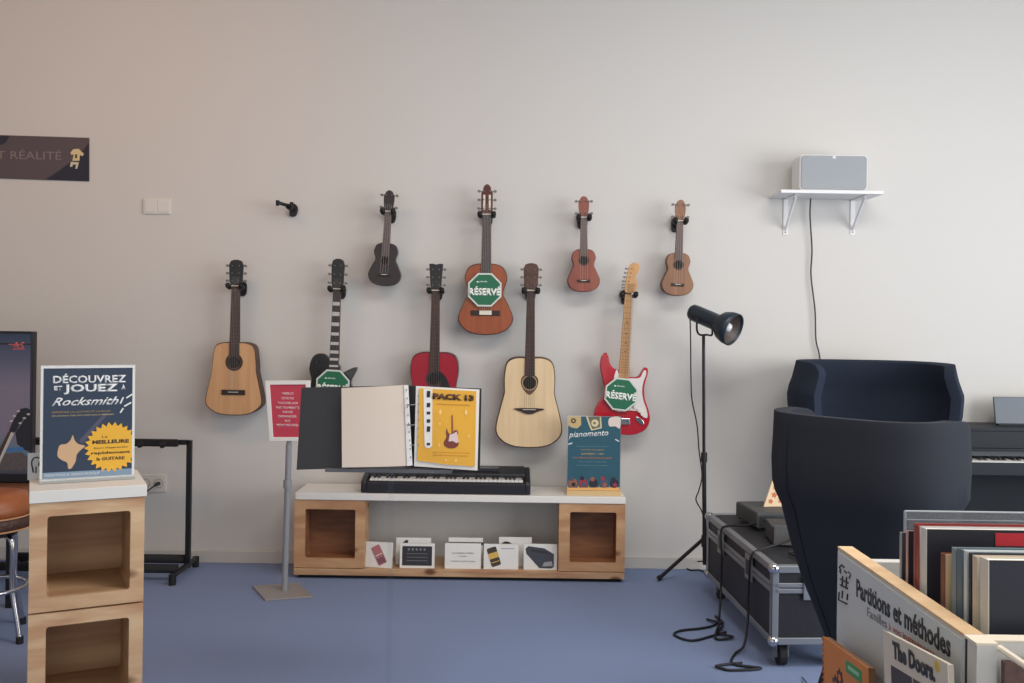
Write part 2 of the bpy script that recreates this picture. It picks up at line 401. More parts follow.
t, ln, n = uke('reddish mahogany ukulele hanging above the red electric guitar', (583.9, 217.5), (583.8, 291.6), 31.5, 42.8, (12.0, 10.4, 16.2), RD, wood('uke_red_side', (100, 54, 44), (84, 44, 36), False), M('uke_neck_brown', (120, 92, 82), .5), M('uke_board_brown', (110, 92, 88), .5), RD, .27, .74)
items.append((n, .030, 'hanger holding the reddish ukulele', ln))
BW = wood('uke_brown_wood', (150, 110, 84), (128, 90, 68), False, (12, 12, 1.2), .4)
t, ln, n = uke('light brown ukulele, rightmost of the instruments on the wall', (680.2, 221), (677.2, 295.6), 31.8, 43, (12.0, 10.4, 16.0), BW, wood('uke_brown_side', (112, 78, 58), (92, 62, 46), False), M('uke_neck_brown', (120, 92, 82), .5), M('uke_board_brown', (110, 92, 88), .5), BW, .28, .74)
items.append((n, .030, 'hanger holding the light brown ukulele', ln))

# black single-cut electric guitar
n = P(337.0, 289, DF); bt = P(332.2, 412, DF); ln = math.atan2(n.x - bt.x, n.z - bt.z)
t = thing('electric_guitar', 'black single-cutaway electric guitar with block inlays, behind the black binder', 'guitar', n, rot=(0, ln, 0))
o = spl2([(x * q, -z * q) for x, z in [(-4, 70), (-10, 65.5), (-18, 66), (-23, 72), (-24.5, 82), (-22, 92), (-25, 104), (-26, 112), (-20, 124), (-6, 129), (10, 128), (22, 120), (25, 108), (19, 98), (17.5, 92), (20, 86), (23, 79.5), (21.5, 77.5), (16, 79.5), (11, 82.5), (7, 83), (5, 76)]], 4)
obj('body', PR(o, .0, .045), M('black_gloss', (24, 22, 27), .18, coat=.5), t, .004)
obj('body_binding', PR([(x * 1.012, -.53 + (z + .53) * 1.01) for x, z in o], .003, .006), M('binding_grey', (120, 118, 112), .4), t)
nk = neck_parts(t, 72 * q, .040, .052, MAHOG, M('ebony', (36, 32, 34), .4), HEADBLK, head_guitar, 12 * q, 30 * q, 6, 12 * q, frets=False)
b = bmesh.new()
for z0, z1 in ((13, 16.5), (23, 27), (33.5, 37), (43.5, 46.5), (53, 56), (61.5, 64.5), (69, 71.5), (76, 78)):
    ww = .040 + .012 * z0 / 72
    add_box(b, -ww * .46, ww * .46, -.0082, -.0070, -z1 * q, -z0 * q)
obj('block_inlays', b, M('pearl', (205, 203, 200), .3), t)
for zz in (88, 100):
    obj('pickup', BX(-.036, .036, -.008, 0, -zz * q - .016, -zz * q + .016), CHROME, t, .002)
obj('tune_bridge', BX(-.045, .045, -.012, 0, -107 * q, -105.4 * q), CHROME, t, .002)
obj('tailpiece', BX(-.05, .05, -.012, 0, -113 * q, -111 * q), CHROME, t, .003)
for x, z in ((14, 106), (18, 113), (12, 118), (-17, 74)):
    obj('control_knob', TB([(x * q, 0, -z * q), (x * q, -.015, -z * q)], .010, 14), BLACK, t)
strings(t, .038, -106 * q, 30 * q, 6)
items.append((n, .036, 'hanger holding the black electric guitar', ln))

# red double-cut electric guitar with white pickguard (traced about its nut)
def Zp(x, z): return (x / 3.415 + 570, z / 3.415 + 250)
n = P(628.6, 294.5, DF)
def loc2(u, v):
    p = P(u, v, DF) - n; return (p.x, p.z)
t = thing('electric_guitar', 'red double-cutaway electric guitar with a white pickguard and pale maple neck', 'guitar', n)
raw = [(122, 350), (131, 362), (136, 385), (148, 402), (168, 412), (180, 430), (206, 434), (232, 432), (245, 414), (254, 402), (266, 405), (266, 425), (258, 450), (254, 475), (257, 510), (270, 550), (273, 585), (256, 615), (220, 631), (180, 631), (125, 617), (92, 592), (82, 562), (94, 527), (114, 500), (119, 475), (111, 440), (103, 400), (107, 366)]
o = spl2([loc2(*Zp(x, z)) for x, z in raw], 4)
obj('body', PR(o, 0, .045), M('fiesta_red', (176, 30, 46), .22, coat=.5), t, .007, seg=4)
raw = [(160, 408), (172, 432), (206, 438), (238, 436), (248, 418), (257, 410), (260, 424), (250, 452), (246, 480), (250, 512), (262, 548), (264, 572), (250, 570), (232, 552), (205, 548), (165, 552), (135, 530), (132, 500), (146, 470), (150, 436)]
pg = obj('pickguard', PR(spl2([loc2(*Zp(x, z)) for x, z in raw], 4), -.003, 0), M('pickguard_white', (222, 216, 214), .35), t)
MAP = wood('maple_neck', (206, 160, 108), (190, 142, 92), False, (10, 10, 1.2), .35)
a0, a1 = loc2(629.8, 294), loc2(624.6, 378)
dx, dz = a1[0] - a0[0], a1[1] - a0[1]; Ln = math.hypot(dx, dz)
nm = Matrix.Rotation(math.atan2(-dx, -dz), 4, 'Y')
obj('neck', PR([(-.020, 0), (.020, 0), (.027, -Ln), (-.027, -Ln)], -.007, .016), MAP, t, .003).matrix_local = nm
b = bmesh.new()
for i in range(1, 20):
    z = -Ln * (1 - 2 ** (-i / 12)) / (1 - 2 ** (-22 / 12)); ww = .040 + .014 * -z / Ln
    add_box(b, -ww / 2, ww / 2, -.0085, -.0065, z - .0008, z + .0008)
for z in (.33, .47, .58, .68): obj('fret_dot', PR(circ(0, -Ln * z, .0035, 8), -.0078, -.0068), BLACK, t).matrix_local = nm
obj('frets', b, M('fret_brown', (120, 92, 66), .4, .3), t).matrix_local = nm
def Z7(x, z): return (x / 5.256 + 550, z / 5.256 + 180)
raw = [(398, 592), (394, 560), (398, 530), (406, 495), (414, 462), (424, 443), (446, 435), (466, 443), (472, 464), (462, 488), (452, 505), (456, 540), (458, 565), (440, 592)]
obj('headstock', PR(spl2([loc2(*Z7(x, z)) for x, z in raw], 4), -.002, .013), MAP, t, .002)
for x, z in ((409, 466), (404, 488), (399, 510), (394, 532), (391, 550), (389, 566)):
    lx, lz = loc2(*Z7(x, z))
    b = TB([(lx + .008, .006, lz), (lx - .006, .006, lz)], .0028, 6); add_prism(b, circ(lx - .009, lz, .007, 10, .0055), .002, .010)
    add_tube(b, [(lx + .022, 0, lz), (lx + .022, -.01, lz)], .003, 8)
    obj('tuning_peg', b, PEG, t)
for x, z in ((196, 470), (190, 505), (183, 540)):
    lx, lz = loc2(*Zp(x, z)); obj('pickup', BX(lx - .040, lx + .040, -.010, 0, lz - .009, lz + .009), IVORY, t, .003)
for x, z in ((222, 535), (236, 548), (246, 560)):
    lx, lz = loc2(*Zp(x, z)); obj('control_knob', TB([(lx, 0, lz), (lx, -.014, lz)], .009, 14), IVORY, t)
lx, lz = loc2(*Zp(238, 583))
jm = Matrix.Translation((lx, 0, lz)) @ Matrix.Rotation(R(42), 4, 'Y')
obj('jack_plate', PR(circ(0, 0, .030, 20, .013), -.006, 0), CHROME, t, .002).matrix_local = jm
lx, lz = loc2(*Zp(178, 585)); obj('vibrato_bridge', BX(lx - .042, lx + .042, -.012, 0, lz - .018, lz + .018), CHROME, t, .003)
b = bmesh.new()
for i in range(6):
    f = i / 5 - .5
    add_tube(b, [(a0[0] + .012 + f * .03, -.008, .06), (a0[0] + f * .034, -.010, 0), (lx + f * .05, -.013, lz)], .0007, 4, False)
obj('strings', b, STEEL, t)
items.append((n + Vector((0, 0, 0)), .038, 'hanger holding the red double-cutaway electric guitar', 0))
for n, yk, lab, ln in items:
    hanger((n.x, n.y, n.z - .004), yk, lab, ln)
# empty hanger, yoke swung sideways and downwards
n = P(287.5, 206.5, 5.26)
t = thing('guitar_hanger', 'empty black hanger with no instrument, left of the dark ukulele', 'hanger', n, group=None)
g = WALL - n.y
obj('wall_plate', PR(spl2([(-.004, -.042), (.030, -.044), (.042, -.005), (.030, .02), (.006, .022)], 3), g - .018, g - .001), BLACK, t, .002)
obj('arm', TB([(.012, g - .01, -.01), (.012, .02, -.01), (0, 0, 0)], .012, 10), BLACKM, t)
b = TB([(-.045, -.025, .018), (-.030, 0, .014), (-.005, .012, .008), (.018, .004, .004), (.030, -.02, .000), (.034, -.045, -.004)], .010, 10)
obj('yoke', b, BLACK, t, smooth=True)
obj('padded_prong', TB([(-.048, -.03, .030), (-.048, -.028, .000)], .010, 10), RUB, t)
obj('padded_prong', TB([(.034, -.05, .018), (.036, -.05, -.016)], .010, 10), RUB, t)

# green octagonal RESERVE signs
GRN = M('sign_green', (28, 104, 72), .45)
def octagon(u, v, r, label, tilt=0):
    n = P(u, v, DF - .022)
    t = thing('reserved_sign', label, 'sign', n, rot=(0, tilt, 0), group='green octagonal reserved signs')
    rr = r * q
    obj('backing', PR(circ(0, 0, rr, 8, a0=PI / 8), 0, .004), M('sign_border', (206, 212, 204), .5), t)
    obj('face', PR(circ(0, 0, rr * .90, 8, a0=PI / 8), -.0012, .001), GRN, t)
    text('RÉSERVÉ', 0, -.006, -.0022, .05, M('sign_text', (232, 236, 230), .5), t, width=rr * 1.74, height=rr * .50, bold=.0022)
    b = bmesh.new(); x = -rr * .34
    add_prism(b, circ(x - .006, rr * .44, .006, 10, .0045), -.0022, -.001)
    for i in range(6):
        add_box(b, x + .004 + i * .0075, x + .0085 + i * .0075, -.0022, -.001, rr * .42, rr * .42 + (.0075 if i in (1, 4) else .005))
    obj('small_print', b, M('sign_small', (214, 222, 214), .5), t)
    return t
octagon(484.8, 289.8, 18.0, 'green octagonal sign lying on the orange-brown classical guitar')
octagon(621.2, 394.3, 17.5, 'green octagonal sign tilted on the red electric guitar', R(6))
octagon(332.6, 386.5, 18.0, 'green octagonal sign on the black electric guitar, cut off by the binder', R(3))

# ---------------------------------------------------------------- storage cubes, bench and tower
def rrect(x0, x1, z0, z1, r, n=4):
    out = []
    for cx, cz, a in ((x1 - r, z1 - r, 0), (x0 + r, z1 - r, PI / 2), (x0 + r, z0 + r, PI), (x1 - r, z0 + r, 1.5 * PI)):
        for i in range(n + 1):
            t = a + PI / 2 * i / n; out.append((cx + r * math.cos(t), cz + r * math.sin(t)))
    return out
def rect_ring(x0, x1, z0, z1, n=4):
    """outer points matching rrect's count"""
    out = []
    for cx, cz in ((x1, z1), (x0, z1), (x0, z0), (x1, z0)):
        out += [(cx, cz)] * 1
    res = []
    r = 0.0008
    return rrect(x0, x1, z0, z1, r, n)
def cube_unit(name, label, loc, rz, W, D, Hh, fr, m=PINE, mi=PINEIN, group=None, frl=None):
    """open-fronted wooden cube; origin at bottom centre of the front face, front towards -y"""
    t = thing(name, label, 'storage cube', loc, rz, group)
    frl = frl or fr
    obj('front_frame', PR(rect_ring(-W / 2, W / 2, 0, Hh), 0, .018, rrect(-W / 2 + frl, W / 2 - fr, fr, Hh - fr, .010)), m, t)
    b = bmesh.new(); k = .017
    add_box(b, -W / 2, -W / 2 + k, .0185, D, 0, Hh); add_box(b, W / 2 - k, W / 2, .0185, D, 0, Hh)
    obj('side_panel', BX(-W / 2, -W / 2 + k, .0185, D, 0, Hh), m, t); b.free()
    obj('side_panel', BX(W / 2 - k, W / 2, .0185, D, 0, Hh), m, t)
    obj('top_panel', BX(-W / 2 + k, W / 2 - k, .0185, D, Hh - k, Hh), m, t)
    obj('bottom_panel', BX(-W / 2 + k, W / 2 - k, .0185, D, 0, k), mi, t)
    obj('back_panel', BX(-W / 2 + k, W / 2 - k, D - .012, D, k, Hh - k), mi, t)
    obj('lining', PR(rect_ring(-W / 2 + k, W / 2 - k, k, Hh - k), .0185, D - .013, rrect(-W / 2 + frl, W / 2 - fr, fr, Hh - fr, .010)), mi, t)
    return t
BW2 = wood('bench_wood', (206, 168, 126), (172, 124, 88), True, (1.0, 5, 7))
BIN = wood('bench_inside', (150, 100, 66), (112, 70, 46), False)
LAM = M('white_laminate', (226, 224, 218), .45)
yb = 5.03; yk = 5.32                                    # front and back of the bench
xl, xr = P(293.5, 575, yb).x, P(624.5, 575, yb).x
zt = .455
obj_ = obj('plinth', BX(xl + .02, xr - .02, yb + .03, yk - .01, 0, .0195), M('plinth_gap_shade', (20, 20, 22), .7))  # near-black colour paints in the shadow gap beneath the board
tag(obj_, 'thin recessed plinth painted as a dark shadow gap under the low bench board', 'plinth')
o = obj('base_board', BX(xl, xr, yb, yk, .020, .054), wood('board_wood', (200, 166, 128), (162, 116, 84), True, (1.0, 5, 7)), bevel=.002)
tag(o, 'long wooden bottom board of the low bench along the wall', 'board')
o = obj('bench_top', BX(xl + .004, xr, yb - .004, yk, zt - .036, zt), LAM, bevel=.003)
tag(o, 'long white top board of the low bench carrying the keyboard', 'board')
zc = .057; hc = zt - .036 - .057 - .002
wl = P(364.5, 530, yb).x - xl
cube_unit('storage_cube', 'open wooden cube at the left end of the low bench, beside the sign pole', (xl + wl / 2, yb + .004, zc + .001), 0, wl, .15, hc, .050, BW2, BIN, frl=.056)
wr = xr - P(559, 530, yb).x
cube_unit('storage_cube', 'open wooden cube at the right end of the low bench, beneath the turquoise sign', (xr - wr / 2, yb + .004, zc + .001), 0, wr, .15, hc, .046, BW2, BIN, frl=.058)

# tower of two cubes
TL, TR = Vector((-1.549, 3.068)), Vector((-1.238, 3.225))
tc_ = (TL + TR) / 2; tw_ = (TR - TL).length; trz = math.atan2((TR - TL).y, (TR - TL).x)
TH = .354
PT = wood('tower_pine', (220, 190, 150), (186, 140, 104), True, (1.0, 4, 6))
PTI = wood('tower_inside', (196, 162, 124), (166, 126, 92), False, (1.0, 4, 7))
o = obj('plinth_board', BX(-tw_ / 2, tw_ / 2, .01, .33, 0, .053), PT, bevel=.002); o.location = (tc_.x, tc_.y, 0); o.rotation_euler.z = trz
tag(o, 'low wooden base board under the two-cube tower', 'board')
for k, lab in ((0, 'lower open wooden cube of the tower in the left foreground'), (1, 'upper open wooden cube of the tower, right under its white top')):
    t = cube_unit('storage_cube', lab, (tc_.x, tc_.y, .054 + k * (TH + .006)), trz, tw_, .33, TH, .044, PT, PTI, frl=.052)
ztw = .054 + 2 * TH + .006 + .002
o = obj('white_slab', BX(-tw_ / 2 - .002, tw_ / 2 + .006, -.008, .335, 0, .040), LAM, bevel=.002); o.location = (tc_.x, tc_.y, ztw); o.rotation_euler.z = trz
tag(o, 'thick white square top board of the wooden tower', 'board')
ztw += .040
TM = Matrix.Translation((tc_.x, tc_.y, ztw)) @ Matrix.Rotation(trz, 4, 'Z')

# ---------------------------------------------------------------- poster in its holder on the tower
pw, ph = .288, .382
t = thing('poster_holder', 'dark blue poster with a tan guitar and a yellow starburst in a clear holder', 'poster stand', TM @ Vector((.004, .150, 0)), rot=(R(-3), 0, trz))
obj('foot', BX(-pw / 2 - .006, pw / 2 + .006, -.03, .05, 0, .004), ACRYE, t)
obj('holder_lip', BX(-pw / 2 - .004, pw / 2 + .004, -.010, -.004, .004, .012), ACRYE, t)
obj('sleeve', BX(-pw / 2 - .006, pw / 2 + .006, .0036, .007, .004, ph + .016), ACRYE, t)
p = obj('poster_sheet', BX(-pw / 2 - .003, pw / 2 + .003, .0005, .0035, .008, ph + .012), PAPER, t)
NAVY = M('poster_navy', (38, 54, 76), .4)
obj('poster_print', BX(-pw / 2 + .003, pw / 2 - .003, -.001, .001, .014, ph + .006), NAVY, t)
sw = ph / 118.0
def pz(v): return (480 - v) * sw               # photo row -> height on the sheet
def px_(u): return (u - 87.0) * (pw / 88.0)
W1 = M('print_white', (226, 228, 228), .5)
text('DÉCOUVREZ', px_(88), pz(371), -.0018, .04, W1, t, width=.232, height=.033, bold=.0010)
text('ET', px_(57.5), pz(381), -.0018, .02, W1, t, width=.026, height=.015, bold=.0008)
text('JOUEZ', px_(89), pz(382.6), -.0018, .04, W1, t, width=.172, height=.035, bold=.0014)
text('À', px_(121), pz(381), -.0018, .02, W1, t, width=.015, height=.018, bold=.0006)
text('Rocksmith', px_(84), pz(395.5), -.0018, .04, W1, t, width=.212, height=.028, bold=.0006, shear=.5)
YL = M('print_yellow', (232, 176, 52), .5)
text('APPRENEZ LA GUITARE ET LA BASSE', px_(80), pz(406.5), -.0018, .01, M('print_ochre', (170, 140, 90), .5), t, width=.185, height=.006)
text('EN JOUANT SUR VOS MORCEAUX PREFERES', px_(82), pz(410.5), -.0018, .01, M('print_sand', (206, 184, 130), .5), t, width=.195, height=.006)
def star(cx, cz, r0, r1, n):
    return [(cx + (r1 if i % 2 else r0) * math.cos(PI * i / n), cz + (r1 if i % 2 else r0) * math.sin(PI * i / n)) for i in range(2 * n)]
xr_ = pw / 2 - .003
pts = [(min(x, xr_), z) for x, z in star(px_(110), pz(445.5), .088, .074, 26)]
obj('starburst', PR(pts, -.0022, -.0008), YL, t)
BRN = M('print_brown', (66, 50, 40), .5)
text('La', px_(103), pz(434), -.0028, .01, BRN, t, width=.018, height=.008, name='starburst_lettering')
text('MEILLEURE', px_(109), pz(439.5), -.0028, .02, BRN, t, width=.118, height=.013, bold=.0008, name='starburst_lettering')
text("façon d'apprendre", px_(109), pz(446), -.0028, .01, BRN, t, width=.110, height=.008, name='starburst_lettering')
text('rapidement', px_(109), pz(451.5), -.0028, .02, BRN, t, width=.125, height=.012, bold=.0005, name='starburst_lettering')
text('la GUITARE', px_(109), pz(457.5), -.0028, .02, BRN, t, width=.090, height=.011, bold=.0005, name='starburst_lettering')
gz = [(58, 447), (60, 441), (66, 440), (70, 436), (72, 431), (74, 437), (78, 441), (84, 443), (80, 447), (76, 452), (75, 459), (71, 466), (68, 466), (67, 460), (62, 457), (58, 453)]
obj('printed_guitar', PR(spl2([(px_(a), pz(c)) for a, c in gz], 3), -.0020, -.0008), M('print_tan', (204, 168, 130), .5), t)
obj('printed_neck', PR([(px_(78), pz(437)), (px_(103), pz(408)), (px_(106), pz(410)), (px_(81), pz(441))], -.0019, -.0008), M('print_slate', (78, 78, 98), .5), t)
b = bmesh.new()
for (u0, v0, u1, v1) in ((118, 399, 121, 392), (122, 402, 129, 398), (124, 393, 130, 389), (118, 409, 121, 404)):
    dx, dz = px_(u1) - px_(u0), pz(v1) - pz(v0); L = math.hypot(dx, dz); nx, nz = -dz / L * .0025, dx / L * .0025
    add_prism(b, [(px_(u0) + nx, pz(v0) + nz), (px_(u1) + nx, pz(v1) + nz), (px_(u1) - nx, pz(v1) - nz), (px_(u0) - nx, pz(v0) - nz)], -.0018, -.0008)
obj('spark_strokes', b, W1, t)
obj('footer_band', BX(-pw / 2 + .003, pw / 2 - .003, -.0016, -.0008, .014, .034), M('print_pale_blue', (128, 152, 176), .5), t)
text('MEDIATHEQUE  ESPACE MUSIQUE', px_(72), .024, -.0022, .01, W1, t, width=.17, height=.009)
# little white card with a drawn mark behind the poster
t = thing('small_card', 'small white card with a black outlined mark, behind the dark blue poster', 'card', TM @ Vector((-.1265, .235, 0)), rot=(R(-5), 0, trz))
obj('card', BX(-.056, .056, 0, .004, 0, .092), M('card_white', (214, 216, 216), .5), t)
mk = [(0, -.002, .025), (-.006, -.002, .060), (.004, -.002, .076), (.022, -.002, .070), (.016, -.002, .05), (.03, -.002, .048), (.03, -.002, .03)]
b = TB(spline([(x - .038, y, z) for x, y, z in mk], 5), .0022, 5)
add_tube(b, [(-.030, -.002, .022), (-.030, -.002, .045)], .002, 5)
obj('drawn_mark', b, BLACK, t)

# ---------------------------------------------------------------- things on the wall
n = P(45, 158.5, WALL - .004)
t = thing('wall_banner', 'dark grey-violet banner high on the wall at the left edge, with a pale yellow figure', 'banner', (P(-70, 158, WALL).x, WALL - .004, 0))
p0, p1, p2, p3 = [P(u, v, WALL) for u, v in ((-200, 129), (89.5, 138), (89.5, 181.5), (-200, 172))]
X0 = t.location.x
bm_ = M('banner_mauve', (88, 76, 80), .35)
obj('banner_sheet', PR([(p.x - X0, p.z) for p in (p0, p1, p2, p3)], -.002, .003), bm_, t)
a = [P(u, v, WALL) for u, v in ((46, 179.6), (58, 172), (74, 160), (84, 150), (89.5, 143), (89.5, 181.5))]
obj('dark_swoosh', PR([(p.x - X0, p.z) for p in a], -.0028, -.0015), M('banner_navy', (38, 38, 52), .35), t)
a = [P(u, v, WALL) for u, v in ((-60, 133.8), (10, 136), (6, 143), (-8, 150), (-60, 150))]
obj('dark_corner', PR([(p.x - X0, p.z) for p in a], -.0028, -.0015), M('banner_dark', (44, 44, 56), .35), t)
p = P(30, 154.5, WALL)
text('EST RÉALITÉ', P(62, 154, WALL).x - X0, P(30, 154.5, WALL).z, -.003, .06, M('banner_text', (132, 118, 116), .5), t, width=.435, height=.056, align='RIGHT')
YF = M('banner_yellow', (214, 196, 148), .5)
def bl(pts): return [(P(u, v, WALL).x - X0, P(u, v, WALL).z) for u, v in pts]
b = PR(bl([(71, 153), (74, 149.5), (79, 149), (84.5, 154), (83, 156.5), (80.5, 155), (80, 161), (73, 161), (74.5, 154.5), (72, 155)]), -.004, -.002, None)
obj('printed_figure', b, YF, t)
obj('printed_gap', PR(bl([(75.8, 154.5), (78, 154.5), (77.6, 158.5), (75.6, 158.5)]), -.0046, -.0035), M('banner_hole', (70, 60, 60), .5), t)
b = PR(bl([(71.5, 162), (79.5, 162.5), (77.8, 169), (75.8, 168.8), (76.8, 165), (73.6, 164.6), (72.8, 167), (70.6, 166.8)]), -.004, -.002)
obj('printed_legs', b, M('banner_cream', (206, 196, 176), .5), t)

p0, p1 = P(143.5, 214, WALL), P(171.8, 198.5, WALL)
t = thing('wall_plate', 'blank white double switch plate high on the wall, left of the empty hanger', 'switch plate', (p0.x, WALL, p0.z))
ww, hh = p1.x - p0.x, p1.z - p0.z
SWP = M('plate_white', (214, 212, 206), .4)
obj('cover', BX(0, ww, -.010, 0, 0, hh), SWP, t, .003)
obj('switch_rocker', BX(.010, ww / 2 - .003, -.013, -.009, .010, hh - .010), SWP, t, .002)
obj('switch_rocker', BX(ww / 2 + .003, ww - .010, -.013, -.009, .010, hh - .010), SWP, t, .002)
p0, p1 = P(138, 491.5, WALL), P(167, 474.5, WALL)
t = thing('wall_outlet', 'white double power outlet on the wall, between the tower and the guitar rack', 'outlet', (p0.x, WALL, p0.z))
ww, hh = p1.x - p0.x, p1.z - p0.z
obj('cover', BX(0, ww, -.010, 0, 0, hh), SWP, t, .003)
for c in (ww * .28, ww * .74):
    obj('socket', PR(circ(c, hh / 2, .026, 24), -.0115, -.0095, circ(c, hh / 2, .022, 24)), M('socket_grey', (170, 168, 163), .5), t)
pl = thing('power_plug', 'black plug and lead in the right half of the white outlet', 'plug', (p0.x + ww * .74, WALL - .012, p0.z + hh / 2))
obj('plug_body', TB([(0, 0, 0), (0, -.035, 0), (-.006, -.045, -.004)], [.011, .009, .006], 10), BLACK, pl)
obj('lead', TB(spline([(-.004, -.043, -.004), (-.05, -.05, -.04), (-.10, -.03, -.09), (-.16, -.02, -.2), (-.20, -.02, -.36), (-.22, -.03, -.45)], 5), .004, 6), RUB, pl)

# shelf with loudspeaker, upper right
zs = P(825, 190, 5.09).z
xs0, xs1 = P(781, 190, 5.09).x, P(884, 190, 5.09).x
t = thing('wall_shelf', 'small white shelf on two brackets high on the wall, under the loudspeaker', 'shelf', (0, 0, 0))
SW = M('shelf_white', (226, 226, 226), .4)
obj('shelf_board', BX(xs0, xs1, 5.09, WALL, zs - .018, zs), SW, t, .002)
for u in (785.5, 852.5):
    X = P(u, 210, WALL).x; zb = P(u, 235, WALL).z
    b = BX(X - .013, X + .013, WALL - .005, WALL, zb, zs - .019)
    add_box(b, X - .013, X + .013, 5.12, WALL, zs - .023, zs - .019)
    br = obj('bracket', b, SW, t, .001)
    obj('brace', TB([(X, WALL - .006, zb + .03), (X, 5.15, zs - .026)], .008, 8), SW, br)
    obj('screw', TB([(X, WALL - .004, zb + .015), (X, WALL - .008, zb + .015)], .005, 8), STEEL, br)
xa, xb = P(799.5, 170, 5.12).x, P(867.8, 170, 5.12).x
zh = P(830, 154.5, 5.12).z - zs
t = thing('loudspeaker', 'white rounded loudspeaker with a grey grille on the wall shelf', 'speaker', ((xa + xb) / 2, 5.12, zs))
hw = (xb - xa) / 2
obj('housing', PR(rrect(-hw, hw, .001, zh, .022, 6), 0, .15), M('speaker_white', (224, 224, 224), .35), t, .008, seg=3)
obj('grille', PR(rrect(-hw + .008, hw - .006, .008, zh - .007, .018, 6), -.006, .002), M('grille_grey', (158, 163, 168), .6, bump=.4, scale=900), t, .003)
obj('badge', BX(-.008, .008, -.008, -.005, zh - .022, zh - .010), SW, t)
c = obj('speaker_cable', TB(spline([P(811, 196, 5.30), P(810, 215, 5.31), P(812, 250, 5.32), P(811, 275, 5.32), P(815, 310, 5.32), P(816, 340, 5.32), P(820, 360, 5.32), P(824, 420, 5.32), P(822, 480, 5.32)], 6), .0042, 6), M('cable_dark', (48, 48, 52), .6))
tag(c, 'thin dark cable hanging down the wall from the white loudspeaker shelf', 'cable')

# ---------------------------------------------------------------- sign on a pole, left of the bench
bp = G(284.5, 590.0, .01)
t = thing('sign_stand', 'white-framed red notice on a slim grey pole with a flat square base', 'sign stand', (bp.x, bp.y, 0))
GP = M('pole_grey', (158, 160, 164), .35, .3)
fr = P(284.5, 440, bp.y); top = P(287.5, 385, bp.y)
_a, _b, _c = [G(u, v) - Vector((bp.x, bp.y, 0)) for u, v in ((252.5, 587.5), (265, 601.5), (313, 598))]
_d = _a + _c - _b
_bm = bmesh.new(); _f = _bm.faces.new([_bm.verts.new((v.x, v.y, 0)) for v in (_a, _b, _c, _d)]); _r = bmesh.ops.extrude_face_region(_bm, geom=[_f])
for _v in _r['geom']:
    if isinstance(_v, bmesh.types.BMVert): _v.co.z = .010
obj('base_plate', _bm, M('base_grey', (150, 146, 146), .42, .2), t, .002)
obj('pole', TB([(0, 0, .01), (.012, 0, fr.z - .02)], .0155, 14), GP, t)
zc_ = P(284, 484, bp.y).z
obj('collar', TB([(.008, 0, zc_ - .02), (.008, 0, zc_ + .02)], .022, 14), GP, t)
obj('upper_pole', TB([(.009, 0, zc_ + .01), (.014, .0, fr.z + .05)], .013, 14), GP, t)
A4 = [P(u, v, bp.y - .02) - bp for u, v in ((265.2, 380.8), (310, 380.5), (310.5, 441), (269.5, 441))]
A4 = [(v.x, v.z + bp.z) for v in A4]
ctr = (sum(x for x, z in A4) / 4, sum(z for x, z in A4) / 4)
inn = [(ctr[0] + (x - ctr[0]) * .80, ctr[1] + (z - ctr[1]) * .87) for x, z in A4]
obj('frame', PR(A4, -.026, -.012, inn), WHITE, t, .002)
REDP = M('notice_red', (192, 62, 82), .5)
obj('notice', PR(inn, -.020, -.014), REDP, t)
obj('frame_back', PR(A4, -.012, -.006), WHITE, t)
PK = M('notice_print', (240, 205, 205), .5)
x0 = inn[0][0] + .004; 
for s, v, wd in (('MERCI', 393.5, .055), ('DE NE PAS', 398.2, .062), ('TOUCHER AUX', 403, .105), ('INSTRUMENTS', 407.6, .115), ('SANS', 412, .052), ('DEMANDER', 416.4, .092), ('AUX', 420.8, .03), ('MEDIATHECAIRES', 425, .11)):
    zz = P(284, v, bp.y - .02).z
    text(s, ctr[0] - .006, zz, -.0206, .02, PK, t, width=wd, height=.012, bold=.0004)

# ---------------------------------------------------------------- binder on its clear stand
db = 3.42
def L3(u, v, d=db): return P(u, v, d)
m0 = P(390.5, 469, db)
t = thing('music_stand', 'clear acrylic floor stand with a slim grey ledge carrying the open binder', 'music stand', (m0.x, db + .03, 0))
e0, e1 = P(326, 469.5, db - .03), P(452, 471, db - .03)
obj('ledge', BX(e0.x - m0.x, e1.x - m0.x, -.075, .005, m0.z - .004, m0.z + .004), M('ledge_grey', (106, 106, 110), .35, .4), t, .001)
obj('ledge_lip', BX(e0.x - m0.x, e1.x - m0.x, -.080, -.075, m0.z - .006, m0.z + .008), M('ledge_grey', (106, 106, 110)), t, .001)
obj('back_rest', BX(-.16, .16, .005, .009, m0.z + .002, m0.z + .20), ACRY, t)
obj('column', BX(-.011, .011, -.006, .000, .012, m0.z - .005), clear('column_acrylic', .975, (252, 253, 253)), t)
obj('foot', BX(-.15, .15, -.14, .12, 0, .012), clear('column_acrylic'), t)
t = thing('ring_binder', 'open black ring binder of plastic sleeves with a cream page and a yellow page', 'binder', (m0.x, db, m0.z))
def bx(u, v, d=db): w_ = P(u, v, d); return Vector((w_.x - m0.x, w_.y - db, w_.z - m0.z))
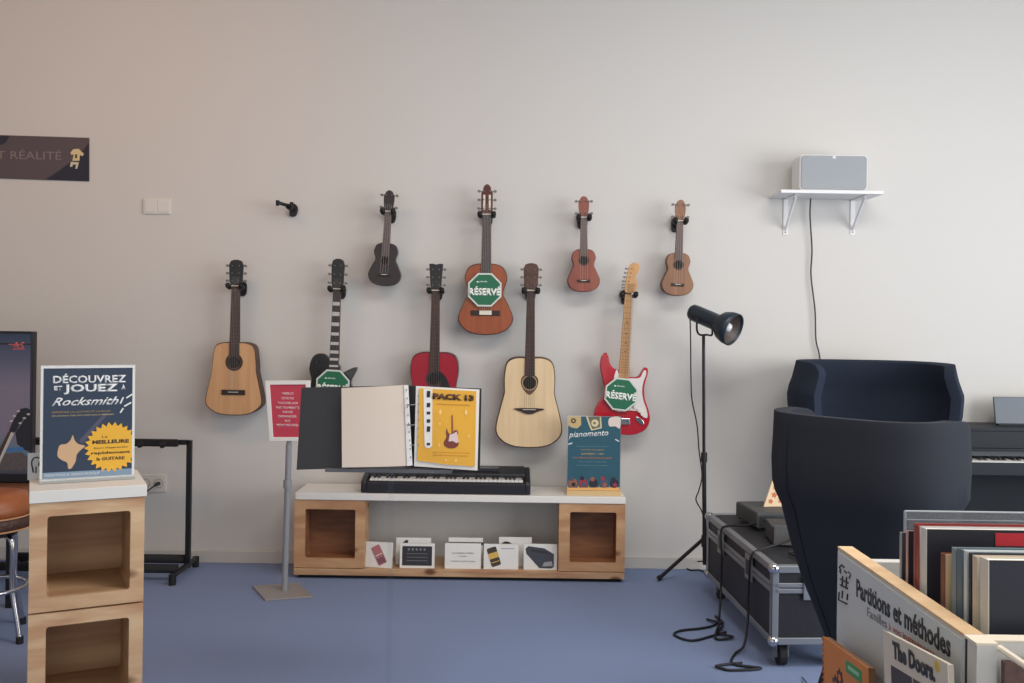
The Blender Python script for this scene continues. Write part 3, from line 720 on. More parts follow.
def sheet(b, corners, nseg=10, sag=0.0, th=.0015, curl=0.0):
    """curved sheet between 4 corner points tl,tr,br,bl"""
    tl, tr, br, bl_ = corners; rows = []
    for i in range(nseg + 1):
        s = i / nseg; off = Vector((0, -sag * math.sin(PI * s), 0)); c2 = Vector((0, 0, curl * math.sin(PI * s)))
        rows.append((tl.lerp(tr, s) + off + c2, bl_.lerp(br, s) + off + c2))
    f = [(b.verts.new(a), b.verts.new(c)) for a, c in rows]; g2 = [(b.verts.new(a + Vector((0, th, 0))), b.verts.new(c + Vector((0, th, 0)))) for a, c in rows]
    for i in range(nseg):
        b.faces.new((f[i][0], f[i][1], f[i + 1][1], f[i + 1][0])); b.faces.new((g2[i][0], g2[i + 1][0], g2[i + 1][1], g2[i][1]))
        b.faces.new((f[i][0], f[i + 1][0], g2[i + 1][0], g2[i][0])); b.faces.new((f[i][1], g2[i][1], g2[i + 1][1], f[i + 1][1]))
    b.faces.new((f[0][0], g2[0][0], g2[0][1], f[0][1])); b.faces.new((f[-1][0], f[-1][1], g2[-1][1], g2[-1][0]))
    return b
BC = M('binder_black', (36, 36, 40), .45)
lean_ = .045
def top(v3): return v3 + Vector((0, 0, 0))
obj('left_cover', sheet(bmesh.new(), (bx(301.5, 387.5, db), bx(404, 385.5, db + .04), bx(409, 466.5, db - .005), bx(296.5, 469.8, db - .05)), 4, 0, .003), BC, t)
obj('right_cover', sheet(bmesh.new(), (bx(404, 385.5, db + .04), bx(481.5, 388.5, db + .02), bx(480, 470.5, db - .03), bx(405, 467.5, db - .005)), 4, 0, .003), BC, t)
CREAM = M('sleeve_cream', (214, 200, 186), .5)
obj('left_page', sheet(bmesh.new(), (bx(341.5, 388, db - .012), bx(406.5, 385, db - .010), bx(411, 465.8, db - .055), bx(342, 467.5, db - .07)), 28, .006, .001), CREAM, t)
obj('left_margin', sheet(bmesh.new(), (bx(404, 385.6, db - .014), bx(408.3, 385, db - .012), bx(412.5, 465.3, db - .057), bx(407, 466, db - .06)), 2, .0, .001), M('margin_white', (222, 220, 220), .35), t)
obj('right_page', sheet(bmesh.new(), (bx(416, 386, db - .008), bx(479.5, 389.5, db - .010), bx(477.5, 470.5, db - .066), bx(414, 466.2, db - .05)), 10, .000, .001), M('sleeve_white', (228, 224, 218), .32, coat=.2), t)
YP = M('page_yellow', (226, 168, 46), .4, coat=.2)
_pc = (bx(416, 386, db - .008), bx(479.5, 389.5, db - .010), bx(477.5, 470.5, db - .066), bx(414, 466.2, db - .05))
def pg_(u, v, off=.004):
    tt = (v - 387.5) / 81.0; s = (u - (416 - 2 * tt)) / 63.5
    s0 = s; t1 = (v - (386 + 3.5 * s)) / ((466.2 + 4.3 * s) - (386 + 3.5 * s))
    return _pc[0].lerp(_pc[1], s0).lerp(_pc[3].lerp(_pc[2], s0), t1) + Vector((0, -off - .002 * math.sin(PI * min(1, max(0, s))) , 0))
def patch(b, quad, off=.004, th=.0006):
    a = [b.verts.new(pg_(u, v, off)) for u, v in quad]; c = [b.verts.new(pg_(u, v, off) + Vector((0, th, 0))) for u, v in quad]
    nn = len(quad); b.faces.new(a); b.faces.new(c[::-1])
    for i in range(nn): b.faces.new((a[i], c[i], c[(i + 1) % nn], a[(i + 1) % nn]))
    return b
pgp = obj('yellow_print', patch(bmesh.new(), [(419.5, 388.2), (476.3, 391.2), (474.8, 466.5), (446, 464.2), (417.5, 460.5)]), YP, t)
obj('white_strip', patch(bmesh.new(), [(423.5, 388.8), (432.6, 389.3), (432.2, 446), (430, 448), (427, 448), (424.8, 446)], .005), M('strip_white', (232, 230, 226), .4), t)
b = bmesh.new()
for i, (v, hgt) in enumerate(((394, 6.5), (405, 4.5), (413, 3), (421, 3.5), (429, 5.5), (444, 2.5))):
    patch(b, [(427.2, v - hgt / 2), (430.6, v - hgt / 2 + .2), (430.2, v + hgt / 2), (426.9, v + hgt / 2)], .006)
obj('strip_icons', b, BLACK, t)
b = bmesh.new()
for i in range(7):
    v = 395 + i * 8.2; patch(b, [(418.3, v), (419, v), (419, v + 1.4), (418.2, v + 1.4)], .005)
obj('margin_marks', b, M('mark_grey', (110, 106, 110), .5), t)
b = bmesh.new()
for i in range(9):
    v = 390 + i * 8.4; c_ = bx(406.6 + i * .5, v, db - .019 - .005 * i); add_box(b, c_.x - .0016, c_.x + .0016, c_.y - .002, c_.y, c_.z - .0035, c_.z + .0035)
obj('margin_marks', b, M('mark_violet', (130, 110, 130), .5), t)
tm = Matrix.Translation(pg_(453.5, 397, .0065)) @ Matrix.Rotation(R(2.3), 4, 'Y')
text('PACK 13', 0, 0, 0, .02, M('pack_brown', (92, 56, 28), .5), t, width=.148, height=.022, bold=.0015, mat=tm)
gpts = [(447, 428.5), (448.3, 432.5), (450.5, 434), (452.5, 432.5), (456, 430), (458.5, 432.5), (456.5, 437), (459, 443.5), (456, 447.5), (450, 448.4), (445, 446), (444, 442), (446.5, 437.5), (446, 432)]
obj('printed_guitar', patch(bmesh.new(), [(v.x, v.y) for v in spline([(a, c, 0) for a, c in gpts], 3, True)], .005), M('print_guitar_brown', (120, 56, 44), .45), t)
obj('printed_pickguard', patch(bmesh.new(), [(450, 434.5), (453, 434), (457, 431.5), (457.6, 437), (459, 442), (456.5, 443), (453, 441), (448.6, 441.5)], .0058), M('print_guard', (222, 200, 200), .45), t)
obj('printed_neck', patch(bmesh.new(), [(451.7, 415), (453, 415), (453.6, 434), (451.6, 434)], .0055), M('print_neck', (150, 88, 48), .45), t)
b = bmesh.new()
for (u, v, s) in ((440.5, 412, 2.4), (466, 412.5, 2.6), (440, 424, 1.3), (453, 410, .9), (469, 436.5, 1.5), (439.5, 445, 1.5), (446, 460, 1.2), (456, 460.5, 1.6)):
    patch(b, [(u - s * .6, v), (u, v - s * 1.3), (u + s * .6, v), (u, v + s * 1.3)], .005)
obj('printed_highlights', b, M('print_peach', (244, 206, 130), .45), t)
b = bmesh.new()
for (v, u0, u1) in ((403.4, 437, 470), (451.5, 433, 470), (454.3, 433, 468)):
    patch(b, [(u0, v), (u1, v + 1.2), (u1, v + 2), (u0, v + .8)], .005)
obj('printed_lines', b, M('print_orange', (206, 146, 40), .45), t)
b = bmesh.new()
for v in (404, 424, 444): 
    c_ = bx(412.3, v, db - .01); add_tube(b, spline([c_ + Vector((-.018, .012, 0)), c_ + Vector((-.012, -.03, 0)), c_ + Vector((.006, -.03, 0)), c_ + Vector((.014, .012, 0))], 5), .0022, 6)
obj('binder_rings', b, STEEL, t)

# ---------------------------------------------------------------- keyboard on the bench
ka, kb = P(360.5, 492, 5.045), P(530.5, 494, 5.045)
KW = kb.x - ka.x; kx = (ka.x + kb.x) / 2
t = thing('electronic_keyboard', 'black portable keyboard lying on the white top of the low bench', 'keyboard', (kx, 5.045, zt))
KB = M('keyboard_black', (30, 31, 38), .4)
def yz_prism(b, x0, x1, prof):
    a = [b.verts.new((x0, y, z)) for y, z in prof]; c = [b.verts.new((x1, y, z)) for y, z in prof]; nn = len(prof)
    b.faces.new(a); b.faces.new(c[::-1])
    for i in range(nn): b.faces.new((a[i], c[i], c[(i + 1) % nn], a[(i + 1) % nn]))
    return b
obj('case', yz_prism(bmesh.new(), -KW / 2 + .03, KW / 2 - .03, [(0, .0), (0, .055), (.012, .064), (.10, .066), (.105, .094), (.245, .118), (.25, 0)]), KB, t, .004)
for s in (-1, 1):
    x0, x1 = sorted((s * (KW / 2 - .032), s * KW / 2))
    obj('end_cheek', yz_prism(bmesh.new(), x0, x1, [(0, 0), (0, .052), (.01, .066), (.06, .080), (.24, .115), (.25, 0)]), KB, t, .010, seg=3)
nk_ = 36; x0 = -KW / 2 + .045; step = (KW - .085) / nk_
def key_row(t, name, xs, wid, y0, y1, z0, z1, m):
    first = None
    for x in xs:
        if first is None: first = obj(name, BX(0, wid, y0, y1, z0, z1), m, t); k = first
        else: k = first.copy(); C.objects.link(k)
        k.location.x = x
key_row(t, 'white_key', [x0 + i * step + .0008 for i in range(nk_)], step - .0016, .020, .102, .060, .0745, M('key_white', (222, 220, 216), .35))
key_row(t, 'black_key', [x0 + (i + 1) * step - .006 for i in range(nk_) if i % 7 in (0, 1, 3, 4, 5)], .012, .046, .102, .0745, .086, BLACK)
obj('control_panel', BX(-.30, .28, .150, .225, .098, .1165), M('panel_dark', (38, 38, 46), .3), t)

# ---------------------------------------------------------------- turquoise display on the bench
ds = 5.10
pa, pb = P(567.5, 485, ds), P(619.5, 485, ds)
t = thing('sign_holder', 'turquoise event sign in a clear holder with a wooden foot, on the bench', 'sign', ((pa.x + pb.x) / 2, ds, zt))
sw_ = (pb.x - pa.x); sh = P(594, 416, ds).z - zt
obj('foot', BX(-sw_ / 2 - .006, sw_ / 2 + .006, -.035, .045, 0, .024), M('foot_wood', (206, 176, 126), .5), t, .002)
obj('sleeve', BX(-sw_ / 2 - .004, sw_ / 2 + .004, .0025, .006, .024, sh), ACRYE, t)
obj('sheet', BX(-sw_ / 2, sw_ / 2, -.001, .002, .024, sh - .004), M('teal', (44, 88, 104), .4, var=.1, scale=12), t)
def sx_(u): return P(u, 450, ds).x - t.location.x
def sz_(v): return P(594, v, ds).z - zt
obj('hill_print', PR([(-sw_ / 2, .024), (sw_ / 2, .024), (sw_ / 2, .040), (-sw_ / 2, .034)], -.0018, -.0005), M('print_amber', (222, 172, 106), .5), t)
PAL = [(150, 92, 70), (146, 52, 70), (44, 40, 48), (70, 82, 104), (38, 42, 58)]
b = bmesh.new()
mats = [M('dot_%d%d%d' % c, c, .5) for c in PAL]
for k in range(5):
    x = -sw_ / 2 + sw_ * (k + .5) / 5
    obj('round_picture', PR(circ(x, .060, .024, 14), -.0020, -.0006), mats[k], t)
    obj('round_picture', PR(circ(x + .004, .052, .012, 12), -.0026, -.0012), mats[(k + 2) % 5], t)
    obj('round_picture', PR(circ(x - .006, .082 + .004 * (k % 2), .012, 10), -.0024, -.0012), mats[(k + 3) % 5], t)
    obj('amber_peak', PR([(x - .030, .030), (x - .026, .050), (x - .030 + .008, .030)], -.0022, -.0006), M('print_amber', (222, 172, 106)), t)
b.free()
CRM = M('print_cream', (212, 200, 160), .5)
obj('flower_print', PR([(-sw_ / 2, sh - .004), (sx_(580.5), sh - .004), (sx_(580.8), sz_(425)), (sx_(577), sz_(428.6)), (sx_(572), sz_(428)), (-sw_ / 2, sz_(426))], -.0020, -.0006), M('print_gold', (196, 172, 120), .5), t)
obj('flower_centre', PR(circ(sx_(573), sz_(421), .014, 14), -.0026, -.0012), M('print_bark', (96, 66, 40), .5), t)
obj('flower_eye', PR(circ(sx_(573), sz_(421), .005, 10), -.0032, -.0018), CRM, t)
obj('cup_print', PR([(sx_(585.5), sh - .004), (sx_(600.5), sh - .004), (sx_(601.5), sz_(428)), (sx_(591), sz_(430.6)), (sx_(588.5), sz_(425))], -.0020, -.0006), CRM, t)
obj('cup_print', PR([(sx_(587.3), sh - .004), (sx_(599.3), sh - .004), (sx_(600), sz_(427)), (sx_(592), sz_(429.2)), (sx_(590), sz_(424))], -.0026, -.0012), M('print_olive', (110, 104, 84), .5), t)
obj('flower_eye', PR(circ(sx_(594.5), sz_(423), .020, 14), -.0032, -.0018), CRM, t)
obj('flower_centre', PR(circ(sx_(594), sz_(423), .007, 12), -.0038, -.0024), M('print_moss', (120, 104, 48), .5), t)
obj('petal_print', PR(spl2([(sx_(608), sz_(420)), (sx_(611), sz_(417)), (sx_(619.5), sz_(417)), (sx_(619.5), sz_(428)), (sx_(615), sz_(426)), (sx_(609), sz_(426))], 3), -.0020, -.0006), M('print_rose', (220, 204, 196), .5), t)
text('pianomento', sx_(593), sz_(434.5), -.0018, .03, W1, t, width=.215, height=.040, shear=.35, bold=.0003, mat=Matrix.Rotation(R(-4), 4, 'Y') @ Matrix.Translation((-.004, 0, -.000)))
for u, v, a_ in ((570, 444, -20), (617, 440, 28)):
    obj('dash', PR(circ(0, 0, .015, 8, .003), -.0018, -.0006), W1, t).matrix_local = Matrix.Translation((sx_(u), 0, sz_(v))) @ Matrix.Rotation(R(a_), 4, 'Y')
GLD = M('print_text_gold', (196, 160, 98), .5); TL_ = M('print_text_teal', (126, 160, 166), .5)
for s, v, wd, hg, mm in (('Musique et jeux du piano', 446.5, .17, .006, TL_), ('venez essayer', 450, .13, .007, GLD), ('SAMEDI 14H', 453.8, .12, .010, GLD), ('A LA MEDIATHEQUE DES MUSIQUES', 458, .21, .010, M('print_orange2', (190, 122, 80), .5)), ('entree libre et gratuite', 461.8, .15, .006, TL_), ('tout public sur inscription', 465.5, .17, .006, TL_)):
    text(s, sx_(592.5), sz_(v), -.0018, .02, mm, t, width=wd, height=hg)

# ---------------------------------------------------------------- cards on the bench board
zbd = .054
def card(label, u0, u1, vt, y, vb=569, tilt=0, th=.02, name='info_card'):
    a = P(u0, vb, y); c = P(u1, vt, y)
    t = thing(name, label, 'card', ((a.x + c.x) / 2, y, zbd + .0005), group='information cards on the bench board')
    t.rotation_euler = (R(-6), 0, R(tilt))
    w_, h_ = c.x - a.x, c.z - zbd
    obj('card', BX(-w_ / 2, w_ / 2, 0, th, 0, h_), PAPER, t, .001)
    return t, w_, h_
DK = M('print_dark', (44, 44, 50), .45); GR = M('print_grey', (130, 130, 136), .5)
def pr(t, pts, m, y=-.0015, name='print'): return obj(name, PR(pts, y, y + .0018), m, t)
t, w_, h_ = card('white card with a pink effects pedal, leftmost under the bench', 364.5, 392, 543, 5.065, tilt=-10)
def rot(pts, a, c=(0, 0)):
    ca, sa = math.cos(a), math.sin(a); return [(c[0] + x * ca - z * sa, c[1] + x * sa + z * ca) for x, z in pts]
pr(t, rot(rrect(-.025, .025, -.052, .052, .008), R(28), (.002, h_ * .5)), M('pedal_pink', (176, 112, 118), .45))
pr(t, rot([(-.020, .0), (.020, .0), (.020, .004), (-.020, .004)], R(28), (.002, h_ * .5)), PAPER, -.0022)
pr(t, rot([(-.020, -.045), (.020, -.045), (.020, -.015), (-.020, -.015)], R(28), (.002, h_ * .5)), M('pedal_mauve', (130, 84, 96), .45), -.0022)
t, w_, h_ = card('pale card peeping out behind the black-panelled card', 395.5, 431, 538.5, 5.135, th=.003)
pr(t, [(-.075, h_ * .72), (-.04, h_ * .92), (-.03, h_ * .90), (-.03, h_ * .74)], DK)
t, w_, h_ = card('white card with a black amplifier panel, second from the left under the bench', 399.5, 434.5, 544.3, 5.065)
pr(t, rrect(-w_ / 2 + .013, w_ / 2 - .013, .014, h_ - .014, .004), DK)
b = bmesh.new()
for i in range(5): add_prism(b, circ(-.045 + i * .021, h_ * .76, .006, 8), -.0024, -.001)
for k in (.58, .44, .3): add_box(b, -.055, .055, -.0024, -.001, h_ * k, h_ * k + .002)
obj('print', b, GR, t)
t, w_, h_ = card('pale card with a dark band behind the text card', 448, 483, 538.5, 5.135, th=.003)
pr(t, [(-w_ / 2, h_ * .74), (w_ / 2, h_ * .74), (w_ / 2, h_ * .84), (-w_ / 2, h_ * .84)], DK)
t, w_, h_ = card('plain white card with lines of text, in the middle under the bench', 444.5, 481, 544.3, 5.065)
text("Les pédales d'effets", 0, h_ * .62, -.001, .02, GR, t, width=.115, height=.012)
text('à essayer', 0, h_ * .50, -.001, .02, GR, t, width=.045, height=.010)
text("demandez à l'accueil de l'espace", 0, h_ * .30, -.001, .02, GR, t, width=.13, height=.009)
t, w_, h_ = card('pale card peeping out behind the yellow-pedal card', 498.5, 532, 538, 5.135, th=.003)
pr(t, spl2([(-.08, h_ * .68), (-.06, h_ * .84), (-.03, h_ * .82), (-.015, h_ * .68)], 3), DK)
t, w_, h_ = card('white card with a yellow and black effects pedal', 483.5, 518.5, 545, 5.065)
pr(t, rot(rrect(-.026, .026, -.050, .050, .008), R(18), (-.038, h_ * .5)), M('pedal_black', (64, 54, 46), .45))
pr(t, rot([(-.026, -.008), (.026, -.008), (.026, .022), (-.026, .022)], R(18), (-.038, h_ * .5)), M('pedal_yellow', (214, 176, 86), .45), -.0022)
pr(t, rot([(-.022, -.030), (.022, -.030), (.022, -.026), (-.022, -.026)], R(18), (-.038, h_ * .5)), M('pedal_yellow', (214, 176, 86), .45), -.0022)
pr(t, [(0, h_ * .82), (.07, h_ * .82), (.07, h_ * .84), (0, h_ * .84)], GR)
t, w_, h_ = card('white card with a grey treadle pedal, rightmost under the bench', 523.5, 557.5, 545, 5.065)
pr(t, [(-.080, h_ * .82), (-.065, h_ * .92), (.02, h_ * .84), (.072, h_ * .62), (.072, h_ * .12), (.055, h_ * .06), (-.005, h_ * .07), (-.075, h_ * .62)], M('pedal_slate', (62, 66, 76), .45))
pr(t, [(-.055, h_ * .80), (.03, h_ * .72), (.05, h_ * .62), (-.045, h_ * .70)], DK, -.0022)
pr(t, [(.01, h_ * .14), (.066, h_ * .16), (.060, h_ * .34), (.02, h_ * .30)], M('pedal_steel', (150, 154, 160), .45), -.0022)

# ---------------------------------------------------------------- left edge: screen, table, stool
ty = 4.55
tr_, tb_ = P(35.5, 331.5, ty), P(33, 480, ty)
zt0 = tb_.z - .005
TX1 = tr_.x - .012; TW = 1.22
t = thing('side_table', 'brown wooden side table at the left edge, under the large screen', 'table', (TX1 - TW / 2 - .06, ty + .1, 0))
obj('table_top', BX(-.66, .70, -.22, .24, zt0 - .055, zt0 - .012), wood('table_brown', (128, 84, 58), (98, 62, 44), False), t, .004)
for x in (-.62, .62):
    for y in (-.18, .20): obj('leg', BX(x - .015, x + .015, y - .015, y + .015, 0, zt0 - .055), BLACKM, t)
t = thing('display_screen', 'large black-framed screen at the left edge with a dusk sky and a guitar headstock', 'screen', (TX1 - TW / 2, ty, zt0 - .012))
sh = tr_.z - zt0 + .012
obj('housing', BX(-TW / 2, TW / 2, 0, .045, .0, sh), M('screen_black', (24, 24, 32), .3), t, .006)
m = bpy.data.materials.new('screen_picture'); m.use_nodes = True; nt = m.node_tree; bs = nt.nodes['Principled BSDF']; bs.inputs['Roughness'].default_value = .35
tcn = nt.nodes.new('ShaderNodeTexCoord'); sp = nt.nodes.new('ShaderNodeSeparateXYZ'); rp = nt.nodes.new('ShaderNodeValToRGB')
nt.links.new(tcn.outputs['Generated'], sp.inputs[0]); nt.links.new(sp.outputs['Z'], rp.inputs[0])
els = rp.color_ramp.elements
els[0].position = 0; els[0].color = rgb((70, 70, 80)); els[1].position = 1; els[1].color = rgb((44, 60, 84))
for pos, c in ((.14, (92, 120, 140)), (.30, (128, 120, 138)), (.62, (124, 116, 136)), (.82, (84, 88, 112))):
    e = els.new(pos); e.color = rgb(c)
nt.links.new(rp.outputs[0], bs.inputs['Base Color'])
obj('picture', BX(-TW / 2 + .01, TW / 2 - .010, -.002, .002, .045, sh - .012), m, t)
def tx(u): return P(u, 400, ty).x - t.location.x
def tz(v): return P(20, v, ty).z - t.location.z
CO = M('picture_coral', (190, 92, 92), .5)
text('AS', tx(17.5), tz(345.5), -.003, .05, CO, t, width=.062, height=.034, bold=.001, shear=.2)
for k, (a, c_) in enumerate(((8, 344), (12, 348.5))): obj('picture_scribble', PR(rrect(tx(a), tx(a + 12), tz(c_ + 1), tz(c_), .001), -.003, -.001), CO, t)
DG = M('picture_dark', (32, 32, 42), .5); LG = M('picture_light', (196, 190, 184), .5)
obj('pictured_dark_area', PR([(tx(16), tz(433)), (tx(30.5), tz(410)), (tx(31.8), tz(410)), (tx(31.8), tz(452)), (tx(26), tz(450)), (tx(18), tz(444))], -.0026, -.001), DG, t)
obj('pictured_headstock', PR(spl2([(tx(a), tz(c_)) for a, c_ in ((10, 432), (12, 425), (16, 417), (20, 410), (24, 408), (28, 408), (31, 411), (28, 415), (24, 419), (20, 425), (16, 432))], 3), -.0034, -.002), DG, t)
for a, c_ in ((11, 421), (14, 416), (18, 411), (20, 423), (24, 418), (28, 414)):
    obj('pictured_tuner', PR(circ(tx(a + 1), tz(c_), .008, 8, .005), -.0046, -.0036), LG, t)
obj('pictured_neck', PR([(tx(0), tz(456)), (tx(0), tz(450)), (tx(9), tz(432)), (tx(14.5), tz(433)), (tx(6), tz(452)), (tx(2), tz(462))], -.0032, -.002), M('picture_neck', (70, 52, 46), .5), t)
obj('pictured_binding', PR([(tx(0), tz(466)), (tx(15), tz(433)), (tx(12), tz(432)), (tx(0), tz(460))], -.0038, -.0028), LG, t)
obj('pictured_blue_stripe', PR([(tx(7), tz(448)), (tx(24), tz(447)), (tx(25), tz(451)), (tx(7), tz(452))], -.0030, -.002), M('picture_blue', (64, 116, 172), .5), t)
obj('pictured_rubble', PR([(tx(-20), tz(452)), (tx(4), tz(454)), (tx(22), tz(452)), (tx(31), tz(458)), (tx(31), tz(470)), (tx(-20), tz(470))], -.0028, -.0016), M('picture_rubble', (92, 84, 86), .5, var=.4, scale=60), t)
obj('pictured_horizon', PR([(tx(-20), tz(343)), (tx(31), tz(343.4)), (tx(31), tz(345)), (tx(-20), tz(344.6))], -.0026, -.0015), DG, t)

# stool with a tooled leather seat
sy = 4.05
sc = P(-14, 515, sy)
LEA = M('tan_leather', (158, 92, 52), .4, bump=.15, scale=40)
t = thing('leather_stool', 'chrome-legged stool with an orange tan leather seat at the left edge', 'stool', (sc.x, sy, 0))
zseat = P(0, 497, sy).z; zb0 = P(0, 514, sy).z; zb1 = P(0, 528, sy).z
r_ = P(27.5, 515, sy).x - sc.x
prof = [(0, zb0 - .0), (r_ * .995, zb0), (r_ * .99, zb0 + .028), (r_ * .90, zseat + .012), (r_ * .6, zseat + .022), (0, zseat + .026)]
def lathe(prof, n=36):
    b = bmesh.new(); rings = []
    for r, z in prof:
        rings.append([b.verts.new((r * math.cos(2 * PI * k / n), r * math.sin(2 * PI * k / n), z)) for k in range(n)] if r > 1e-6 else [b.verts.new((0, 0, z))])
    for a, c in zip(rings, rings[1:]):
        for k in range(n):
            k2 = (k + 1) % n
            if len(a) == 1 and len(c) > 1: b.faces.new((a[0], c[k], c[k2]))
            elif len(c) == 1 and len(a) > 1: b.faces.new((a[k], c[0], a[k2]))
            elif len(a) > 1: b.faces.new((a[k], c[k], c[k2], a[k2]))
    return b
obj('seat', lathe(prof), LEA, t, smooth=True)
DL = M('carved_leather', (78, 52, 42), .5, bump=.8, scale=55, var=.45)
obj('seat_band', lathe([(r_ * .9, zb1), (r_ * 1.0, zb1), (r_ * 1.01, (zb0 + zb1) / 2), (r_ * 1.0, zb0 - .001), (r_ * .9, zb0 - .001)]), DL, t, smooth=True)
b = bmesh.new()
for zz in (zb1 + .004, zb0 - .002):
    add_tube(b, [(r_ * 1.012 * math.cos(a), r_ * 1.012 * math.sin(a), zz) for a in [2 * PI * i / 40 for i in range(41)]], .0035, 6, False)
obj('piping', b, M('piping_tan', (196, 150, 110), .5), t)
obj('under_plate', lathe([(0, zb1 - .03), (r_ * .7, zb1 - .028), (r_ * .72, zb1 - .001), (0, zb1 - .001)]), BLACKM, t)
zr = P(10, 587, sy).z
for k in range(4):
    a = R(-20 + 90 * k); cx, sx = math.cos(a), math.sin(a)
    obj('leg', TB(spline([(cx * r_ * .35, sx * r_ * .35, zb1 - .02), (cx * r_ * .75, sx * r_ * .75, zb1 - .03), (cx * r_ * .86, sx * r_ * .86, zb1 - .08), (cx * r_ * .86, sx * r_ * .86, zr + .02), (cx * r_ * 1.0, sx * r_ * 1.0, .11), (cx * r_ * 1.12, sx * r_ * 1.12, .012)], 5), .011, 10), CHROME, t, smooth=True)
    obj('foot_cap', TB([(cx * r_ * 1.12, sx * r_ * 1.12, .0), (cx * r_ * 1.115, sx * r_ * 1.115, .03)], .015, 10), RUB, t)
obj('foot_ring', TB([(r_ * .9 * math.cos(a), r_ * .9 * math.sin(a), zr) for a in [2 * PI * i / 40 for i in range(41)]], .009, 8, False), CHROME, t, smooth=True)

# ---------------------------------------------------------------- empty guitar rack by the wall
rp_ = P(190, 442, 5.12)
rx = rp_.x; zr_ = rp_.z
t = thing('guitar_rack', 'empty black floor rack for several guitars, standing by the wall behind the tower', 'guitar rack', (rx, 5.08, 0))
FOAM = M('black_foam', (28, 28, 32), .85)
Lr = .95
obj('upright', BX(-.013, .013, .02, .046, .03, zr_ + .01), BLACKM, t, .002)
obj('upright', BX(-Lr - .013, -Lr + .013, .02, .046, .03, zr_ + .01), BLACKM, t, .002)
obj('top_rail', BX(-Lr, .0, .020, .044, zr_ - .014, zr_ + .012), BLACKM, t, .002)
obj('padded_rail', BX(-Lr + .05, -.05, -.006, .019, zr_ - .022, zr_ + .018), FOAM, t, .008)
for k in range(7): obj('neck_divider', TB([(-.12 - k * .12, .0, zr_ - .006), (-.12 - k * .12, -.04, zr_ - .012), (-.12 - k * .12, -.05, zr_ + .0)], [.016, .014, .012], 8), FOAM, t)
for x in (0, -Lr):
    obj('end_foot', TB([(x, .16, .045), (x, .03, .045), (x, -.20, .045)], .014, 8), BLACKM, t)
    for y in (.16, -.20): obj('foot_cap', TB([(x, y, .0), (x, y, .055)], .019, 10), RUB, t)
for y, z in ((.05, .07), (-.13, .065)): obj('bottom_rail', TB([(-Lr, y, z), (0, y, z)], .024, 10), FOAM, t, smooth=True)

# ---------------------------------------------------------------- spot lamp on tripod
LX, LY = P(705, 545, 5.05).x, 5.05
zh_ = P(705, 541, LY).z; zp_ = P(703.5, 337, LY).z
t = thing('spot_lamp', 'tall black tripod floor lamp with a bell-shaped spotlight head, right of the red electric guitar', 'floor lamp', (LX, LY, 0))
dxp = P(703.5, 337, LY).x - LX
obj('pole', TB([(0, 0, .10), (dxp * .5, 0, zh_ + .45)], .0115, 12), BLACKM, t)
obj('upper_pole', TB([(dxp * .5, 0, zh_ + .42), (dxp, 0, zp_ + .014)], .0085, 12), BLACKM, t)
obj('pole_clamp', TB([(dxp * .5, 0, zh_ + .42), (dxp * .5, 0, zh_ + .47)], .017, 12), BLACK, t)
obj('tripod_hub', TB([(0, 0, zh_ - .03), (0, 0, zh_ + .03)], .020, 12), BLACK, t)
for a in (172, 52, 292):
    c, s = math.cos(R(a)), math.sin(R(a)); rr = .24 if a == 172 else .2
    lg = obj('leg', TB([(c * .01, s * .01, zh_ + .01), (c * rr, s * rr, .012)], .010, 10), BLACKM, t)
    obj('rubber_foot', TB([(c * rr * .96, s * rr * .96, .022), (c * rr * 1.02, s * rr * 1.02, .010)], .014, 10), RUB, lg)
ha, hb = P(693.5, 312.5, 5.10), P(733, 329.5, 4.94)
ax = (hb - ha); AL = ax.length; qm = ax.to_track_quat('Z', 'Y').to_matrix().to_4x4()
hm = Matrix.Translation(ha - Vector((LX, LY, 0))) @ qm
LMP = M('lamp_blue_black', (36, 48, 58), .38, .2)
def put(o): o.data.transform(hm); return o
head = put(obj('lamp_head', lathe([(0, -.02), (.034, -.018), (.043, -.006), (.045, .02), (.045, AL * .60), (.050, AL * .64), (.074, AL * .74), (.086, AL * .88), (.088, AL * 1.02), (.080, AL * 1.02), (.078, AL * .90), (.070, AL * .78), (.045, AL * .70), (0, AL * .69)], 32), LMP, t, smooth=True))
put(obj('inner_baffle', lathe([(.078, AL * .97), (.068, AL * .94), (.046, AL * .84), (.026, AL * .82)], 28), M('baffle_brown', (76, 64, 58), .5), head, smooth=True))
put(obj('bulb', lathe([(0, AL * .76), (.018, AL * .78), (.025, AL * .86), (.020, AL * .93), (0, AL * .955)], 20), M('bulb_white', (235, 235, 240), .3), head, smooth=True))
b = bmesh.new()
mid = ha + ax * .30 - Vector((LX, LY, 0)); sd = Vector((ax.x, ax.y, 0)).normalized()
pf, pe = P(697, 322, 5.02) - Vector((LX, LY, 0)), P(712, 331, 4.96) - Vector((LX, LY, 0))
cu = Vector((dxp, 0, zp_ + .0))
obj('yoke', add_tube(b, spline([pf + Vector((0, 0, .02)), pf + Vector((0, 0, -.04)), cu + Vector((-.02, 0, .012)), cu + Vector((.018, 0, .012)), pe + Vector((0, 0, -.02)), pe + Vector((0, 0, .02))], 5), .0055, 8), BLACKM, t, smooth=True)
cab = [P(u, v, d) - Vector((LX, LY, 0)) for u, v, d in ((690, 318, 5.1), (690.5, 335, 5.1), (691, 380, 5.12), (692, 400, 5.12), (697, 425, 5.12), (699, 450, 5.10), (702, 475, 5.08), (699, 490, 5.08), (696, 500, 5.08), (702, 512, 5.07), (706, 530, 5.08), (703, 548, 5.1))]
obj('power_cable', TB(spline(cab, 5), .0035, 6), RUB, t)
